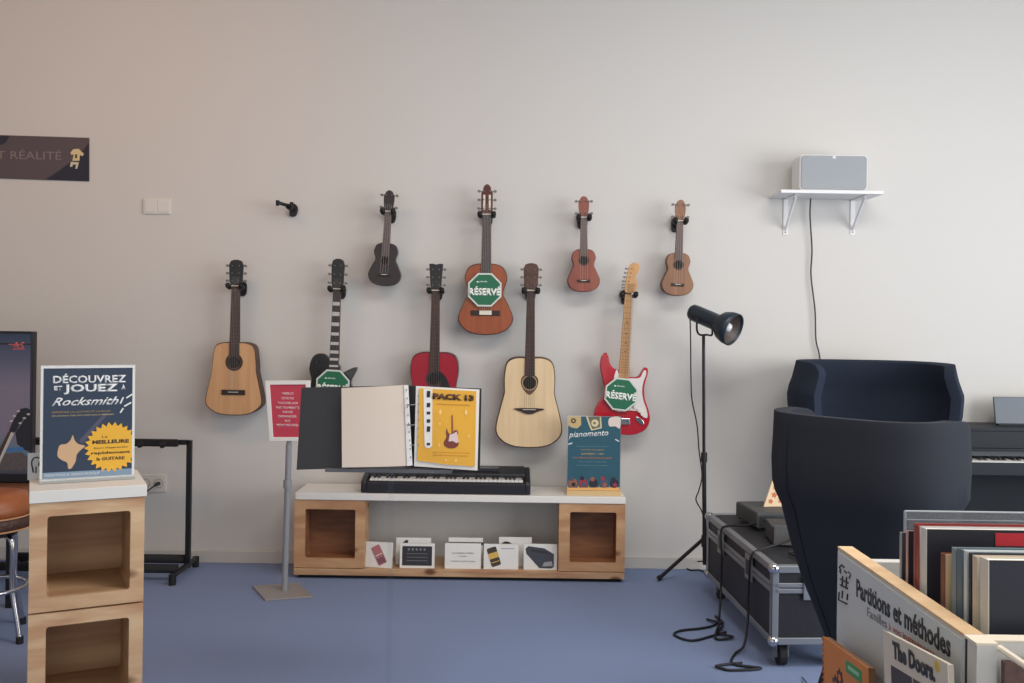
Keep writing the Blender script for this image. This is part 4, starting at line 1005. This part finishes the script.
c = obj('lamp_cable', TB(spline([Vector((LX + .02, 5.16, .09)), G(694, 562, .02), G(686, 566, .006), G(690, 570, .006), G(700, 570, .006), G(707, 574, .006)], 6), .004, 6), RUB)
tag(c, 'thin black cable looping on the blue floor beside the lamp tripod', 'cable')

# ---------------------------------------------------------------- flight case
cn = Vector((1.055, 3.80)); cf = Vector((1.005, 4.83)); cz0, cz1 = .10, .415
cl = (cf - cn).length; crz = math.atan2((cf - cn).y, (cf - cn).x) - PI / 2
t = thing('flight_case', 'long black flight case with aluminium edges on casters, beside the lamp', 'flight case', (cn.x, cn.y, 0), crz)
CW = .36; zl = .335                               # local: x width, y length
FB = M('case_black', (30, 30, 36), .55, bump=.1, scale=90)
obj('body', BX(.006, CW - .006, .006, cl - .006, cz0 + .004, zl - .010), FB, t)
obj('lid', BX(.006, CW - .006, .006, cl - .006, zl - .009, cz1 - .004), FB, t)
e = .028
def rail(x0, x1, y0, y1, z0, z1, name='edge_rail', p=t): return obj(name, BX(x0, x1, y0, y1, z0, z1), ALU, p, .003)
for z0, z1 in ((cz0, cz0 + e), (zl - .030, zl - .010), (zl - .007, zl + .012), (cz1 - e, cz1)):
    rail(-.001, .003 + .003, 0, cl, z0, z1); rail(CW - .006, CW + .001, 0, cl, z0, z1)
    rail(0, CW, -.001, .006, z0, z1); rail(0, CW, cl - .006, cl + .001, z0, z1)
for x0, x1 in ((0, e), (CW - e, CW)): rail(x0, x1, 0, cl, cz1 - .004, cz1 + .001)
for y0, y1 in ((0, e), (cl - e, cl)): rail(0, CW, y0, y1, cz1 - .004, cz1 + .0015)
for x in (0, CW):
    for y in (0, cl):
        sx, sy2 = (1 if x == 0 else -1), (1 if y == 0 else -1)
        xs, ys = sorted((x - sx * .001, x + sx * e)), sorted((y - sy2 * .001, y + sy2 * .006)); rail(xs[0], xs[1], ys[0], ys[1], cz0, cz1 - .001)
        xs, ys = sorted((x - sx * .001, x + sx * .006)), sorted((y - sy2 * .001, y + sy2 * e)); rail(xs[0], xs[1], ys[0], ys[1], cz0, cz1 - .001)
        for z in (cz0 + .012, cz1 - .012):
            b = bmesh.new(); bmesh.ops.create_icosphere(b, subdivisions=3, radius=.023)
            for v in b.verts: v.co = Vector((v.co.x + x + sx * .010, v.co.y + y + sy2 * .010, v.co.z + z))
            obj('ball_corner', b, CHROME, t, smooth=True)
for y in (.30, .75):
    b = BX(-.008, .0, y - .045, y + .045, zl - .055, zl + .050); add_prism(b, circ(0, 0, .001, 4), 0, .001)
    l_ = obj('latch', b, ALU, t, .003); obj('latch_dish', BX(-.010, -.007, y - .028, y + .028, zl - .035, zl + .030), BLACKM, l_, .002)
b = BX(CW * .35, CW * .35 + .09, -.008, .0, zl - .055, zl + .040)
l_ = obj('latch', b, ALU, t, .003)
for x, y in ((.06, .06), (CW - .06, .06), (.06, cl - .06), (CW - .06, cl - .06)):
    b = BX(x - .04, x + .04, y - .04, y + .04, cz0 - .008, cz0 + .002); add_box(b, x - .026, x - .021, y - .018, y + .024, .035, cz0 - .008); add_box(b, x + .021, x + .026, y - .018, y + .024, .035, cz0 - .008)
    cs = obj('caster', b, ALU, t, .001)
    wb = bmesh.new(); add_tube(wb, [(x - .017, y, .044), (x + .017, y, .044)], .0435, 20); obj('wheel', wb, RUB, cs, .004)
    wb = bmesh.new(); add_tube(wb, [(x - .028, y, .044), (x + .028, y, .044)], .016, 14); obj('hub', wb, ALU, cs)
LM = Matrix.Translation((cn.x, cn.y, 0)) @ Matrix.Rotation(crz, 4, 'Z')

# things on the case
zc1 = cz1 + .003
p = LM @ Vector((.26, .66, zc1))
t = thing('amplifier_head', 'grey box amplifier sitting at the back of the flight case lid', 'amplifier', (p.x, p.y, zc1), crz + R(4))
GB = M('amp_grey', (58, 60, 62), .6, bump=.1)
obj('cabinet', BX(-.13, .09, -.02, .26, .010, .080), GB, t, .006)
obj('front_panel', BX(-.115, .075, -.023, -.018, .02, .065), M('amp_panel', (40, 40, 46), .4), t)
obj('top_tray', BX(-.125, .085, -.015, .255, .079, .083), M('amp_top', (72, 74, 74), .6), t)
for x in (-.11, .07):
    for y in (.0, .24): obj('rubber_foot', TB([(x, y, 0), (x, y, .012)], .010, 8), RUB, t)
p = LM @ Vector((.20, .40, zc1))
t = thing('cable_box', 'small grey open-topped box beside the amplifier on the flight case', 'box', (p.x, p.y, zc1), crz - R(8))
obj('box_body', BX(-.075, .075, -.05, .14, 0, .075), GB, t, .004)
obj('lid_flap', BX(-.072, .072, -.066, -.058, .0, .085), M('flap_grey', (88, 88, 90), .6), t, .002)
p = LM @ Vector((.38, .78, zc1 + .118))
t = thing('orange_booklet', 'orange and white patterned booklet propped up on the grey amplifier', 'booklet', (P(764, 500, 4.58).x, 4.58, zc1 + .084), crz, rot=(R(-8), 0, crz + R(5)))
ob = P(766, 505, p.y)
obj('cover', PR([(0, 0), (.14, 0), (.14, .15), (.05, .125)], 0, .012), M('booklet_cream', (222, 196, 160), .5), t)
for k, (x, z, r0) in enumerate(((.035, .025, .014), (.055, .055, .016), (.062, .09, .014), (.09, .03, .02), (.10, .10, .02))):
    obj('cover_print', PR(star(x, z, r0, r0 * .6, 5), -.001, .001), M('booklet_orange', (190, 104, 46), .5), t)
cm = M('cord_black', (20, 20, 24), .55)
def cord(pts, label, name='cable', r=.0055, k=6, group=None):
    c = obj(name, TB(spline(pts, k), r, 6), cm, smooth=True); return tag(c, label, 'cable', group)
cord([LM @ Vector(v) for v in ((.22, .30, zc1 + .05), (.12, .28, zc1 + .02), (.04, .25, zc1 + .006), (-.012, .24, zc1 - .02), (-.016, .25, .30), (-.014, .27, .2), (-.02, .25, .12), (-.05, .20, .03), (-.10, .16, .008), (-.14, .05, .007), (-.04, .0, .007), (-.16, -.02, .007), (-.20, .0, .007), (-.21, .03, .007), (-.10, .06, .007))], 'black cord from the near part of the case to a flat loop on the floor')
cord([LM @ Vector(v) for v in ((.20, .62, zc1 + .06), (.10, .66, zc1 + .02), (.02, .70, zc1 + .006), (-.014, .71, zc1 - .02), (-.018, .68, .28), (-.014, .70, .15), (-.04, .62, .05), (-.07, .56, .008), (-.14, .50, .007), (-.26, .46, .007), (-.30, .40, .007), (-.24, .33, .007), (-.12, .40, .007), (-.06, .44, .007))], 'black cord dropping over the far part of the flight case to the floor tangle')
cord([LM @ Vector(v) for v in ((-.10, .62, .008), (-.06, .50, .020), (-.10, .42, .010), (-.05, .36, .012), (-.13, .35, .008), (-.08, .48, .026), (-.04, .56, .010), (-.05, .66, .010))], 'short black tangled cord heaped on the floor against the flight case')
cord([LM @ Vector(v) for v in ((.20, .22, zc1 + .008), (.13, .18, zc1 + .008), (.16, .10, zc1 + .008), (.24, .12, zc1 + .012), (.30, .20, zc1 + .02), (.26, .26, zc1 + .05), (.20, .24, zc1 + .05), (.21, .16, zc1 + .02), (.28, .09, zc1 + .008), (.33, .12, zc1 + .008))], 'coiled black cord lying on top of the flight case')
t = thing('power_adapter', 'small black adapter block on the near end of the flight case lid', 'adapter', tuple(LM @ Vector((.24, .05, zc1))), crz + R(20))
obj('block', BX(-.045, .045, -.030, .030, 0, .030), BLACK, t, .006); obj('plug_pins', BX(.045, .058, -.010, .010, .010, .018), STEEL, t, .001)

# ---------------------------------------------------------------- two high-backed armchairs
def felt(name, c):
    return M(name, c, .95, bump=.12, scale=500, var=.14, spec=.12)
def armchair(label, loc, rz, Wd, h, zlow, m, m_in, wing=.10, knots=None, tmax=142, topk=.95, rc=.1, cut=.60, e0=.83):
    t = thing('wing_armchair', label, 'armchair', loc, rz, 'high-backed grey felt armchairs')
    a0 = Wd / 2; ny, nx = 22, 48
    K = knots or [(.22, .36), (.32, .42), (.42, .54), (.52, .67), (.64, .79), (.78, .90), (h - .26, .985), (h - .16, 1.0), (h - .08, .5 + .5 * topk), (h + .05, topk)]
    def kk(z):
        for (z0, k0), (z1, k1) in zip(K, K[1:]):
            if z <= z1: return k0 + (k1 - k0) * max(0, (z - z0)) / (z1 - z0)
        return 1
    def sm(x): x = max(0, min(1, x)); return x * x * (3 - 2 * x)
    b = bmesh.new(); g = []
    for i in range(nx + 1):
        s = -1 + 2 * i / nx; th = s * R(tmax); col = []
        sn, cs = math.sin(th), math.cos(th)
        px = math.copysign(abs(sn) ** .72, sn); py = -math.copysign(abs(cs) ** .80, cs)
        e_ = max(0, (abs(s) - e0) / (1 - e0)); ztop = h - wing * sm((abs(s) - .5) / .5) - rc * (1 - math.sqrt(max(0, 1 - e_ * e_)))
        zbot = zlow + (h * cut - zlow) * sm((abs(s) - .64) / .20)
        for j in range(ny + 1):
            z = zbot + (ztop - zbot) * j / ny; k = kk(z)
            col.append(b.verts.new((px * a0 * k, py * a0 * .84 * k + .02 * (1 - k), z)))
        g.append(col)
    for i in range(nx):
        for j in range(ny): b.faces.new((g[i][j], g[i + 1][j], g[i + 1][j + 1], g[i][j + 1]))
    sh_ = obj('wrap_shell', b, m, t, smooth=True)
    so = sh_.modifiers.new('solid', 'SOLIDIFY'); so.thickness = .052; so.offset = -1
    bv = sh_.modifiers.new('bev', 'BEVEL'); bv.width = .018; bv.segments = 3; bv.limit_method = 'ANGLE'; bv.angle_limit = R(50)
    # inner wrap: seat, cushion, arms
    ks = kk(.44) * .90
    o = [(a0 * ks * math.copysign(abs(math.cos(x)) ** .8, math.cos(x)), a0 * .84 * ks * math.copysign(abs(math.sin(x)) ** .8, math.sin(x)) + .05) for x in [2 * PI * i / 40 for i in range(40)]]
    b = bmesh.new(); f = b.faces.new([b.verts.new((x, y, .30)) for x, y in o]); r = bmesh.ops.extrude_face_region(b, geom=[f])
    for v in [v for v in r['geom'] if isinstance(v, bmesh.types.BMVert)]: v.co.z = .41
    obj('seat_base', b, m, t, .02)
    b = bmesh.new(); f = b.faces.new([b.verts.new((x * .90, (y - .05) * .90 + .07, .412)) for x, y in o]); r = bmesh.ops.extrude_face_region(b, geom=[f])
    for v in [v for v in r['geom'] if isinstance(v, bmesh.types.BMVert)]: v.co.z = .50
    obj('seat_cushion', b, m_in, t, .025, seg=3)
    for sx in (-1, 1):
        for sy_ in (-1, 1):
            obj('leg', TB([(sx * a0 * .28, .03 + sy_ * a0 * .24, .30), (sx * a0 * .50, .03 + sy_ * a0 * .46, .0)], [.018, .011], 10), BLACKM, t, smooth=True)
    # stitched seam down the outside, where back meets side
    for sg in (-1,):
        b = bmesh.new(); th = sg * R(24); sn, cs = math.sin(th), math.cos(th); pts = []
        for j in range(12):
            z = zlow + .02 + (h - zlow - .05) * j / 11; k = kk(z)
            px = math.copysign(abs(sn) ** .72, sn); py = -abs(cs) ** .80
            pts.append((px * a0 * k * 1.002, py * a0 * .84 * k * 1.002 + .02 * (1 - k), z))
        obj('seam', add_tube(b, pts, .0028, 6), m_in, t, smooth=True)
    return t
FELT1 = felt('felt_charcoal', (50, 53, 60)); FELT2 = felt('felt_navy', (44, 51, 64)); FELT3 = felt('felt_dark', (38, 40, 47))
armchair('high-backed dark grey felt armchair in front, seen from behind beside the flight case', (1.195, 3.17, 0), R(-48), .612, 1.09, .22, FELT1, FELT3, wing=.0, tmax=120, topk=.975, rc=.15, cut=.70, e0=.74)
armchair('high-backed blue-grey felt armchair by the wall, facing the room between case and piano', (1.865, 4.90, 0), R(180 - 4), .84, 1.195, .22, FELT2, FELT2, wing=.0, tmax=128, topk=.87, rc=.05)

# ---------------------------------------------------------------- digital piano by the wall
PX0 = 2.31; PW = 1.38
t = thing('digital_piano', 'black upright digital piano against the wall at the right edge', 'piano', (PX0, 4.88, 0))
PB = M('piano_black', (26, 31, 38), .5, spec=.3); PB2 = M('piano_panel', (22, 27, 34), .55, spec=.3)
ztp = P(1000, 426, 5.28).z; zkey = P(1000, 461, 4.92).z
for x0, x1 in ((0, .04), (PW - .04, PW)):
    b = bmesh.new(); yz_prism(b, x0, x1, [(0, zkey - .07), (0, zkey + .012), (.02, zkey + .022), (.17, zkey + .035), (.175, ztp - .005), (.43, ztp - .005), (.43, 0), (.22, 0), (.22, zkey - .12)])
    obj('side_cheek', b, PB, t, .003)
obj('top_board', BX(-.006, PW + .006, .16, .436, ztp - .004, ztp + .016), PB, t, .003)
obj('fallboard', BX(.04, PW - .04, .165, .18, zkey + .035, ztp - .004), PB, t)
obj('fallboard_ledge', BX(.04, PW - .04, .125, .166, zkey + .040, zkey + .052), PB, t, .003)
obj('control_strip', BX(.04, PW - .04, .150, .166, zkey + .01, zkey + .040), M('strip_grey', (58, 64, 72), .4), t)
obj('key_bed', BX(.04, PW - .04, .0, .42, zkey - .07, zkey - .022), PB, t, .003)
obj('key_slip', BX(.04, PW - .04, .0, .014, zkey - .022, zkey - .004), PB, t)
nkk = 50; st = (PW - .13) / nkk
key_row(t, 'white_key', [.065 + i * st + .0006 for i in range(nkk)], st - .0012, .015, .150, zkey - .021, zkey, M('key_white', (222, 220, 216), .35))
key_row(t, 'black_key', [.065 + (i + 1) * st - .006 for i in range(nkk - 1) if i % 7 in (0, 2, 3, 5, 6)], .012, .058, .150, zkey, zkey + .011, BLACK)
for x0 in (.04, PW - .065): obj('key_block', BX(x0, x0 + .024, .015, .150, zkey - .021, zkey + .004), PB2, t)
obj('knee_panel', BX(.04, PW - .04, .30, .32, .12, zkey - .07), PB2, t)
obj('pedal_board', BX(.04, PW - .04, .24, .29, .05, .15), PB, t, .004)
for k in (-1, 0, 1):
    obj('pedal', BX(PW / 2 + k * .08 - .014, PW / 2 + k * .08 + .014, .15, .245, .065, .078), CHROME, t, .004)
ra, rb = P(995.5, 395.5, 5.18).x - PX0, PX0
rest = obj('music_rest', BX(ra, ra + .56, 0, .012, 0, P(1010, 396.5, 5.18).z - ztp - .018), M('rest_blue_grey', (72, 82, 94), .4), t, .003)
rest.matrix_local = Matrix.Translation((0, .29, ztp + .018)) @ Matrix.Rotation(R(-12), 4, 'X')
obj('rest_ledge', BX(ra, ra + .56, .262, .292, ztp + .016, ztp + .026), PB, t, .002)

# ---------------------------------------------------------------- browser bin in the right foreground
BXW = .800; Y0, Y1 = 1.665, 2.31; zt_ = P(838.5, 546, 2.31).z
CR = M('bin_laminate', (206, 204, 198), .5); EDGE = wood('bin_edge', (222, 192, 152), (206, 172, 130), False)
t = thing('browser_bin', 'pale browser bin of sheet-music books in the right foreground with lettered side panel', 'browser bin', (0, 0, 0))
zbn = .30
obj('side_panel', BX(BXW, BXW + .034, Y0, Y1, zbn, zt_ - .006), CR, t, .001)
obj('side_edge', BX(BXW - .001, BXW + .035, Y0, Y1, zt_ - .0055, zt_), EDGE, t, .001)
obj('end_panel', BX(BXW + .0345, 2.0, Y1 - .03, Y1, zbn, zt_ - .030), CR, t, .001)
obj('divider_panel', BX(BXW + .036, 2.0, Y0 - .030, Y0 - .001, zbn, zt_ - .004), CR, t, .001)
obj('divider_edge', BX(BXW + .036, 2.0, Y0 - .031, Y0 + .0, zt_ - .0035, zt_ - .001), M('edge_cream', (226, 216, 196), .5), t)
obj('bottom_panel', BX(BXW + .036, 2.0, Y0, Y1 - .03, zbn + .13, zbn + .15), CR, t)
obj('corner_post', BX(BXW, BXW + .035, Y0 - .046, Y0 - .012, zbn, zt_ - .006), CR, t, .001)
obj('corner_post_edge', BX(BXW - .001, BXW + .036, Y0 - .047, Y0 - .001, zt_ - .0055, zt_ - .001), M('edge_cream', (226, 216, 196)), t)
obj('panel_joint', BX(BXW + .002, BXW + .03, Y0 - .011, Y0 - .001, zbn, zt_ - .006), BLACK, t)
# lower front bin: sloping inner rail and far wall
obj('lower_side', BX(BXW + .004, BXW + .030, Y0 - .60, Y0 - .047, zbn, zt_ - .23), CR, t, .001)
sl = [(P(998, 642, 1.63)), (P(1060, 676, 1.50))]
obj('sloping_rail', TB([(BXW + .043, Y0 - .036, zt_ - .012), (BXW + .058, Y0 - .10, zt_ - .022), (BXW + .10, Y0 - .5, zt_ - .08)], .006, 8), M('edge_cream', (226, 216, 196)), t)
for x in (BXW + .015, 1.98):
    for y in (Y0 - .05, Y1 - .02): obj('leg', BX(x - .015, x + .015, y - .015, y + .015, 0, zbn), CR, t)
# label sheet on the side panel; local x runs towards the viewer
LMX = Matrix(((0, 1, 0, BXW), (-1, 0, 0, Y1), (0, 0, 1, 0), (0, 0, 0, 1)))
def onside(o): o.data.transform(LMX); return o
SHW = Y1 - Y0
onside(obj('label_sheet', BX(.006, SHW - .004, -.0022, -.0002, zt_ - .215, zt_ - .012), M('label_pale', (198, 204, 204), .45), t))
def sideP(u, v, x=BXW):                              # photo point on the side panel -> (run, z)
    du, dv = u - U0, v - V0; Xl = du * cr + dv * sr; dn = -du * sr + dv * cr
    d = x * F / Xl; return (Y1 - d, H - dn * d / F)
def stext(s, a, c_, h, m, bold=0):
    (x0, z0), (x1, z1) = sideP(*a), sideP(*c_); L = math.hypot(x1 - x0, z1 - z0)
    mt = LMX @ Matrix.Translation(((x0 + x1) / 2, -.0028, (z0 + z1) / 2)) @ Matrix.Rotation(-math.atan2(z1 - z0, x1 - x0), 4, 'Y')
    return text(s, 0, 0, 0, .02, m, t, width=L, height=h, bold=bold, mat=mt)
INK = M('ink_black', (44, 46, 52), .5)
stext('Partitions et méthodes', (857.5, 587.5), (952, 646.5), .042, INK, .0006)
stext('Familles', (868.5, 611.5), (888, 624), .020, M('ink_grey', (120, 120, 122), .5))
stext('à vos instruments', (890, 626), (936, 655), .014, M('ink_red', (176, 92, 78), .5))
# drawn mark at the left of the lettering
b = bmesh.new()
def seg(pts, r=.0024):
    q3 = [LMX @ Vector((sideP(u, v)[0], -.003, sideP(u, v)[1])) for u, v in pts]; add_tube(b, q3, r, 5)
seg([(842, 571), (840.8, 567), (843, 565), (845.5, 567.5)]); seg([(841, 571), (842, 573)])
seg([(844, 576), (843.5, 586)]); seg([(848, 577), (847.5, 589)]); seg([(841.5, 579), (849.5, 583)]); seg([(841.5, 585), (849, 588.5)])
seg([(840.5, 592), (840, 600), (848.5, 604)]); seg([(844, 591), (843.5, 598)]); seg([(849, 594), (848.5, 600)])
seg([(850, 572), (852, 575), (850.5, 578)]); seg([(846, 571), (848, 573)])
obj('drawn_mark', b, INK, t)

# books standing in the bin, covers towards the viewer; x to the right
zf = zbn + .151
def book(label, x0, w_, y, th, ztop, cover, pages=(222, 214, 200), lean=-4, spine=None, name='music_book', yaw=0, h=None):
    hh_ = ztop - zf
    t = thing(name, label, 'book', (x0, y, zf), rot=(R(lean), 0, R(yaw)), group='sheet-music books in the bin')
    cm_ = M('cover_%d_%d_%d' % cover, cover, .45)
    pm = M('pages_%d_%d_%d' % pages, pages, .7)
    obj('page_block', BX(.002, w_ - .003, .0016, th - .0016, .002, hh_ - .003), pm, t)
    obj('front_cover', BX(0, w_, 0, .0014, 0, hh_), cm_, t)
    obj('back_cover', BX(0, w_, th - .0014, th, 0, hh_), M('back_%d_%d_%d' % (spine or cover), spine or cover, .45), t)
    if spine: obj('spine', BX(-.0014, 0, 0, th, 0, hh_), M('back_%d_%d_%d' % spine, spine, .45), t)
    return t, hh_
DKC = (34, 38, 50)
BK = [  # left edge and top in the photo, distance, thickness, width, cover, pages, spine, label
    (993, 562, 1.705, .030, .31, (34, 38, 50), (232, 224, 208), (216, 210, 196), 'book with a dark navy cover at the front of the bin, cream page edges'),
    (981, 558.5, 1.745, .016, .30, (222, 214, 198), (226, 214, 196), (206, 190, 168), 'thin cream book just behind the dark navy one in the bin'),
    (975, 555, 1.768, .008, .30, (52, 60, 74), (210, 210, 206), (40, 46, 56), 'dark slate spined book between two pale ones in the bin'),
    (971, 553, 1.782, .012, .30, (206, 212, 212), (226, 226, 222), (204, 212, 212), 'white thin book in the middle of the bin'),
    (966, 551.5, 1.800, .020, .30, (104, 124, 132), (190, 196, 198), (92, 110, 120), 'blue-grey spined book in the middle of the bin'),
    (960, 550.5, 1.826, .018, .30, (134, 150, 156), (200, 204, 204), (130, 144, 148), 'paler blue-grey book with a glossy spine in the bin'),
    (948.5, 556, 1.860, .018, .13, (220, 190, 150), (220, 190, 150), (120, 66, 46), 'short book with a brown spine ahead of the tall black one'),
    (930, 530.5, 1.930, .026, .40, (30, 32, 42), (232, 228, 222), (208, 206, 202), 'tall book with a black cover and a red label, white page edges'),
    (922.5, 527.5, 1.968, .014, .40, (226, 220, 216), (230, 226, 220), (140, 56, 52), 'tall white-topped book with a red-brown spine behind the black one'),
    (919, 525, 1.992, .010, .40, (160, 52, 56), (226, 216, 206), (150, 70, 60), 'tall red book, its red top just showing in the bin'),
    (911, 532.5, 2.030, .010, .40, (44, 46, 60), (190, 176, 170), (186, 150, 140), 'dark score in a pink-edged sleeve near the back of the bin'),
    (904.5, 534, 2.065, .010, .40, (60, 62, 74), (186, 180, 178), (150, 150, 156), 'dark slate score, rearmost book of the bin')]
for u, v, y, th, w_, c, pg, spn, lab in BK:
    a = P(u, v, y)
    t, hh_ = book(lab, a.x, w_, y, th, a.z, c, pg, spine=spn, lean=-1.5)
    if 'red label' in lab:
        lx0 = P(998.5, 537, y).x - a.x
        obj('red_label', BX(lx0, .30, -.0012, 0, hh_ - .032, hh_ - .006), M('label_red', (206, 44, 56), .45), t, label='red label')
        obj('grey_print', BX(lx0 - .05, lx0 - .004, -.0012, 0, hh_ - .040, hh_ - .037), M('print_silver', (120, 122, 130), .45), t)
y = 2.105; a = P(909, 513, y)
t = thing('plastic_sleeve', 'large empty clear plastic sleeve standing tallest at the back of the bin', 'plastic sleeve', (a.x, y, zf), rot=(R(-1.5), 0, 0))
hs = a.z - zf
obj('front_sheet', BX(0, .42, 0, .001, 0, hs), film('film', .90, (200, 204, 210)), t)
obj('back_sheet', BX(0, .42, .010, .011, 0, hs), film('film', .90, (200, 204, 210)), t)
b = BX(0, .42, .0, .011, hs, hs + .002); add_box(b, -.002, 0, 0, .011, 0, hs); add_box(b, 0, .42, -.001, .001, hs - .018, hs - .016)
obj('sealed_edge', b, film('film_edge', .45, (200, 206, 210)), t)

# books standing in the outer rack, covers towards the left of the room
orak = thing('book_rack', 'narrow clear ledge rack on the outer side of the browser bin', 'rack', (0, 0, 0))
obj('ledge', BX(BXW - .075, BXW - .004, Y0 - .10, Y1 + .02, .485, .489), ACRYE, orak)
obj('lip', BX(BXW - .079, BXW - .075, Y0 - .10, Y1 + .02, .485, .52), ACRYE, orak)
def side_book(label, a, c_, dx, m, zbase=.4895, th=.010, name='music_book'):
    """a, c_ = top corners in the photo (far, near); stands against the bin side, cover facing -x"""
    (r0, z0), (r1, z1_) = sideP(a[0], a[1], BXW - dx), sideP(c_[0], c_[1], BXW - dx)
    t = thing(name, label, 'book', (BXW - dx, Y1, 0)); Mx = Matrix(((0, 1, 0, 0), (-1, 0, 0, 0), (0, 0, 1, 0), (0, 0, 0, 1)))
    return t, Mx, (r0, z0), (r1, z1_)
def sb(name, poly, m, t, Mx, y0, y1):
    o = obj(name, PR(poly, y0, y1), m, t); o.data.transform(Mx); return o
t, Mx, A, Bp = side_book('orange ring-edged songbook with a green sticker, against the bin side', (823, 636), (868, 668), .055, None)
zb_ = .492
slp = (Bp[1] - A[1]) / (Bp[0] - A[0])
OR = M('cover_orange', (206, 126, 52), .5)
wA = Bp[0] - A[0]; hA = A[1] - zb_
# tilted rectangle resting on its lower corner
ang = math.atan(slp)
def rect_t(A, w_, h_, ang, cut=zb_):
    ux, uz = math.cos(ang), math.sin(ang); vx, vz = math.sin(ang), -math.cos(ang)
    return lambda s, r: (A[0] + ux * s * w_ + vx * r * h_, A[1] + uz * s * w_ + vz * r * h_)
f = rect_t(A, wA, hA, ang)
poly = [f(0, 0), f(1, 0), f(1, 1), f(0, 1)]
low = min(z for x, z in poly); hA2 = hA - max(0, zb_ - low); f = rect_t(A, wA, hA2, ang); poly = [f(0, 0), f(1, 0), f(1, 1), f(0, 1)]
sb('cover', poly, OR, t, Mx, -.0002, .002)
sb('page_block', [f(.01, .01), f(.99, .01), f(.99, .99), f(.01, .99)], M('pages_brown', (120, 86, 62), .7), t, Mx, .0021, .016)
bb = bmesh.new()
for i in range(12): add_prism(bb, [f(-.02, .03 + i * .08), f(.02, .03 + i * .08), f(.02, .06 + i * .08), f(-.02, .06 + i * .08)], -.0015, .001)
o = obj('ring_binding', bb, M('binding_orange', (176, 100, 40), .5), t); o.data.transform(Mx)
sb('green_sticker', [f(.55, .10), f(.88, .10), f(.88, .26), f(.55, .26)], M('sticker_green', (56, 142, 84), .5), t, Mx, -.0012, -.0001)
sb('sticker_text', [f(.60, .15), f(.83, .15), f(.83, .20), f(.60, .20)], M('sticker_pale', (150, 196, 150), .5), t, Mx, -.0018, -.001)
for cx_, cz_, r0 in ((.40, .42, .022), (.30, .58, .026), (.50, .60, .024), (.42, .75, .02), (.62, .70, .018), (.26, .8, .018)):
    c0 = f(cx_, cz_); sb('ink_drawing', [(c0[0] + x, c0[1] + z) for x, z in star(0, 0, r0, r0 * .7, 7)], M('ink_maroon', (70, 34, 32), .5), t, Mx, -.001, -.0001)
    sb('ink_drawing', [(c0[0] + x, c0[1] + z) for x, z in star(0, 0, r0 * .45, r0 * .3, 5)], OR, t, Mx, -.0016, -.0008)
t, Mx, A, Bp = side_book('cream songbook with dark photographs under its title, against the bin side', (883, 630), (948, 664), .045, None)
wA = Bp[0] - A[0]; hA = A[1] - zb_; ang = math.atan((Bp[1] - A[1]) / wA)
hA -= max(0, math.sin(ang)) * 0 + .01
f = rect_t(A, wA, hA, ang); low = min(z for x, z in (f(0, 1), f(1, 1))); hA -= max(0, zb_ - low); f = rect_t(A, wA, hA, ang)
CC = M('cover_cream', (212, 202, 184), .45)
sb('cover', [f(0, 0), f(1, 0), f(1, 1), f(0, 1)], CC, t, Mx, -.0002, .0015)
sb('page_block', [f(.01, .01), f(.99, .01), f(.99, .99), f(.01, .99)], M('pages_cream', (196, 186, 170), .7), t, Mx, .0016, .012)
sb('cover_photograph', [f(.13, .22), f(.47, .22), f(.47, .95), f(.13, .95)], M('photo_brown', (62, 48, 46), .4, var=.5, scale=26), t, Mx, -.001, -.0001)
sb('cover_photograph', [f(.49, .22), f(.84, .22), f(.84, .95), f(.49, .95)], M('photo_sepia', (86, 72, 68), .4, var=.5, scale=30), t, Mx, -.001, -.0001)
for cx_ in (.30, .66):
    c0 = f(cx_, .52); sb('pictured_face', circ(c0[0], c0[1], .026, 16, .036), M('photo_skin', (150, 118, 104), .45, var=.3, scale=40), t, Mx, -.0016, -.0008)
c0 = f(.50, .10); mt = Mx @ Matrix.Translation((c0[0], -.0012, c0[1])) @ Matrix.Rotation(-ang, 4, 'Y')
text('The Doors.', 0, 0, 0, .02, INK, t, width=wA * .66, height=.034, bold=.001, mat=mt)
c0 = f(.86, .05); sb('yellow_sticker', circ(c0[0], c0[1], .010, 14), M('sticker_yellow', (210, 178, 70), .5), t, Mx, -.0012, -.0001)
t = thing('price_tag', 'small blue-grey tag card on the side panel, right of the cream songbook', 'tag', (BXW - .02, Y1, 0))
a0_, a1_ = sideP(935.5, 664, BXW - .03), sideP(947, 668, BXW - .03)
sb('tag_card', [(a0_[0], a0_[1]), (a1_[0], a0_[1] - .002), (a1_[0], .4925), (a0_[0], .4925)], M('tag_blue', (142, 148, 162), .5), t, Mx, -.010, -.007)
# brown book in the lower front bin
t = thing('music_book', 'brown speckled book in the near lower bin at the right edge', 'book', (.838, 1.598, zt_ - .2215), rot=(R(-1), 0, R(0)))
obj('cover', BX(0, .22, 0, .012, 0, .195), M('speckled_brown', (92, 66, 60), .6, var=.6, scale=70), t, .001)
obj('page_block', BX(.004, .216, .0121, .022, .003, .190), PAPER, t)
o = obj('bin_shelf', BX(.836, 1.9, 1.20, 1.632, zt_ - .24, zt_ - .222), CR); tag(o, 'pale inner shelf of the near lower bin under the brown book', 'shelf')
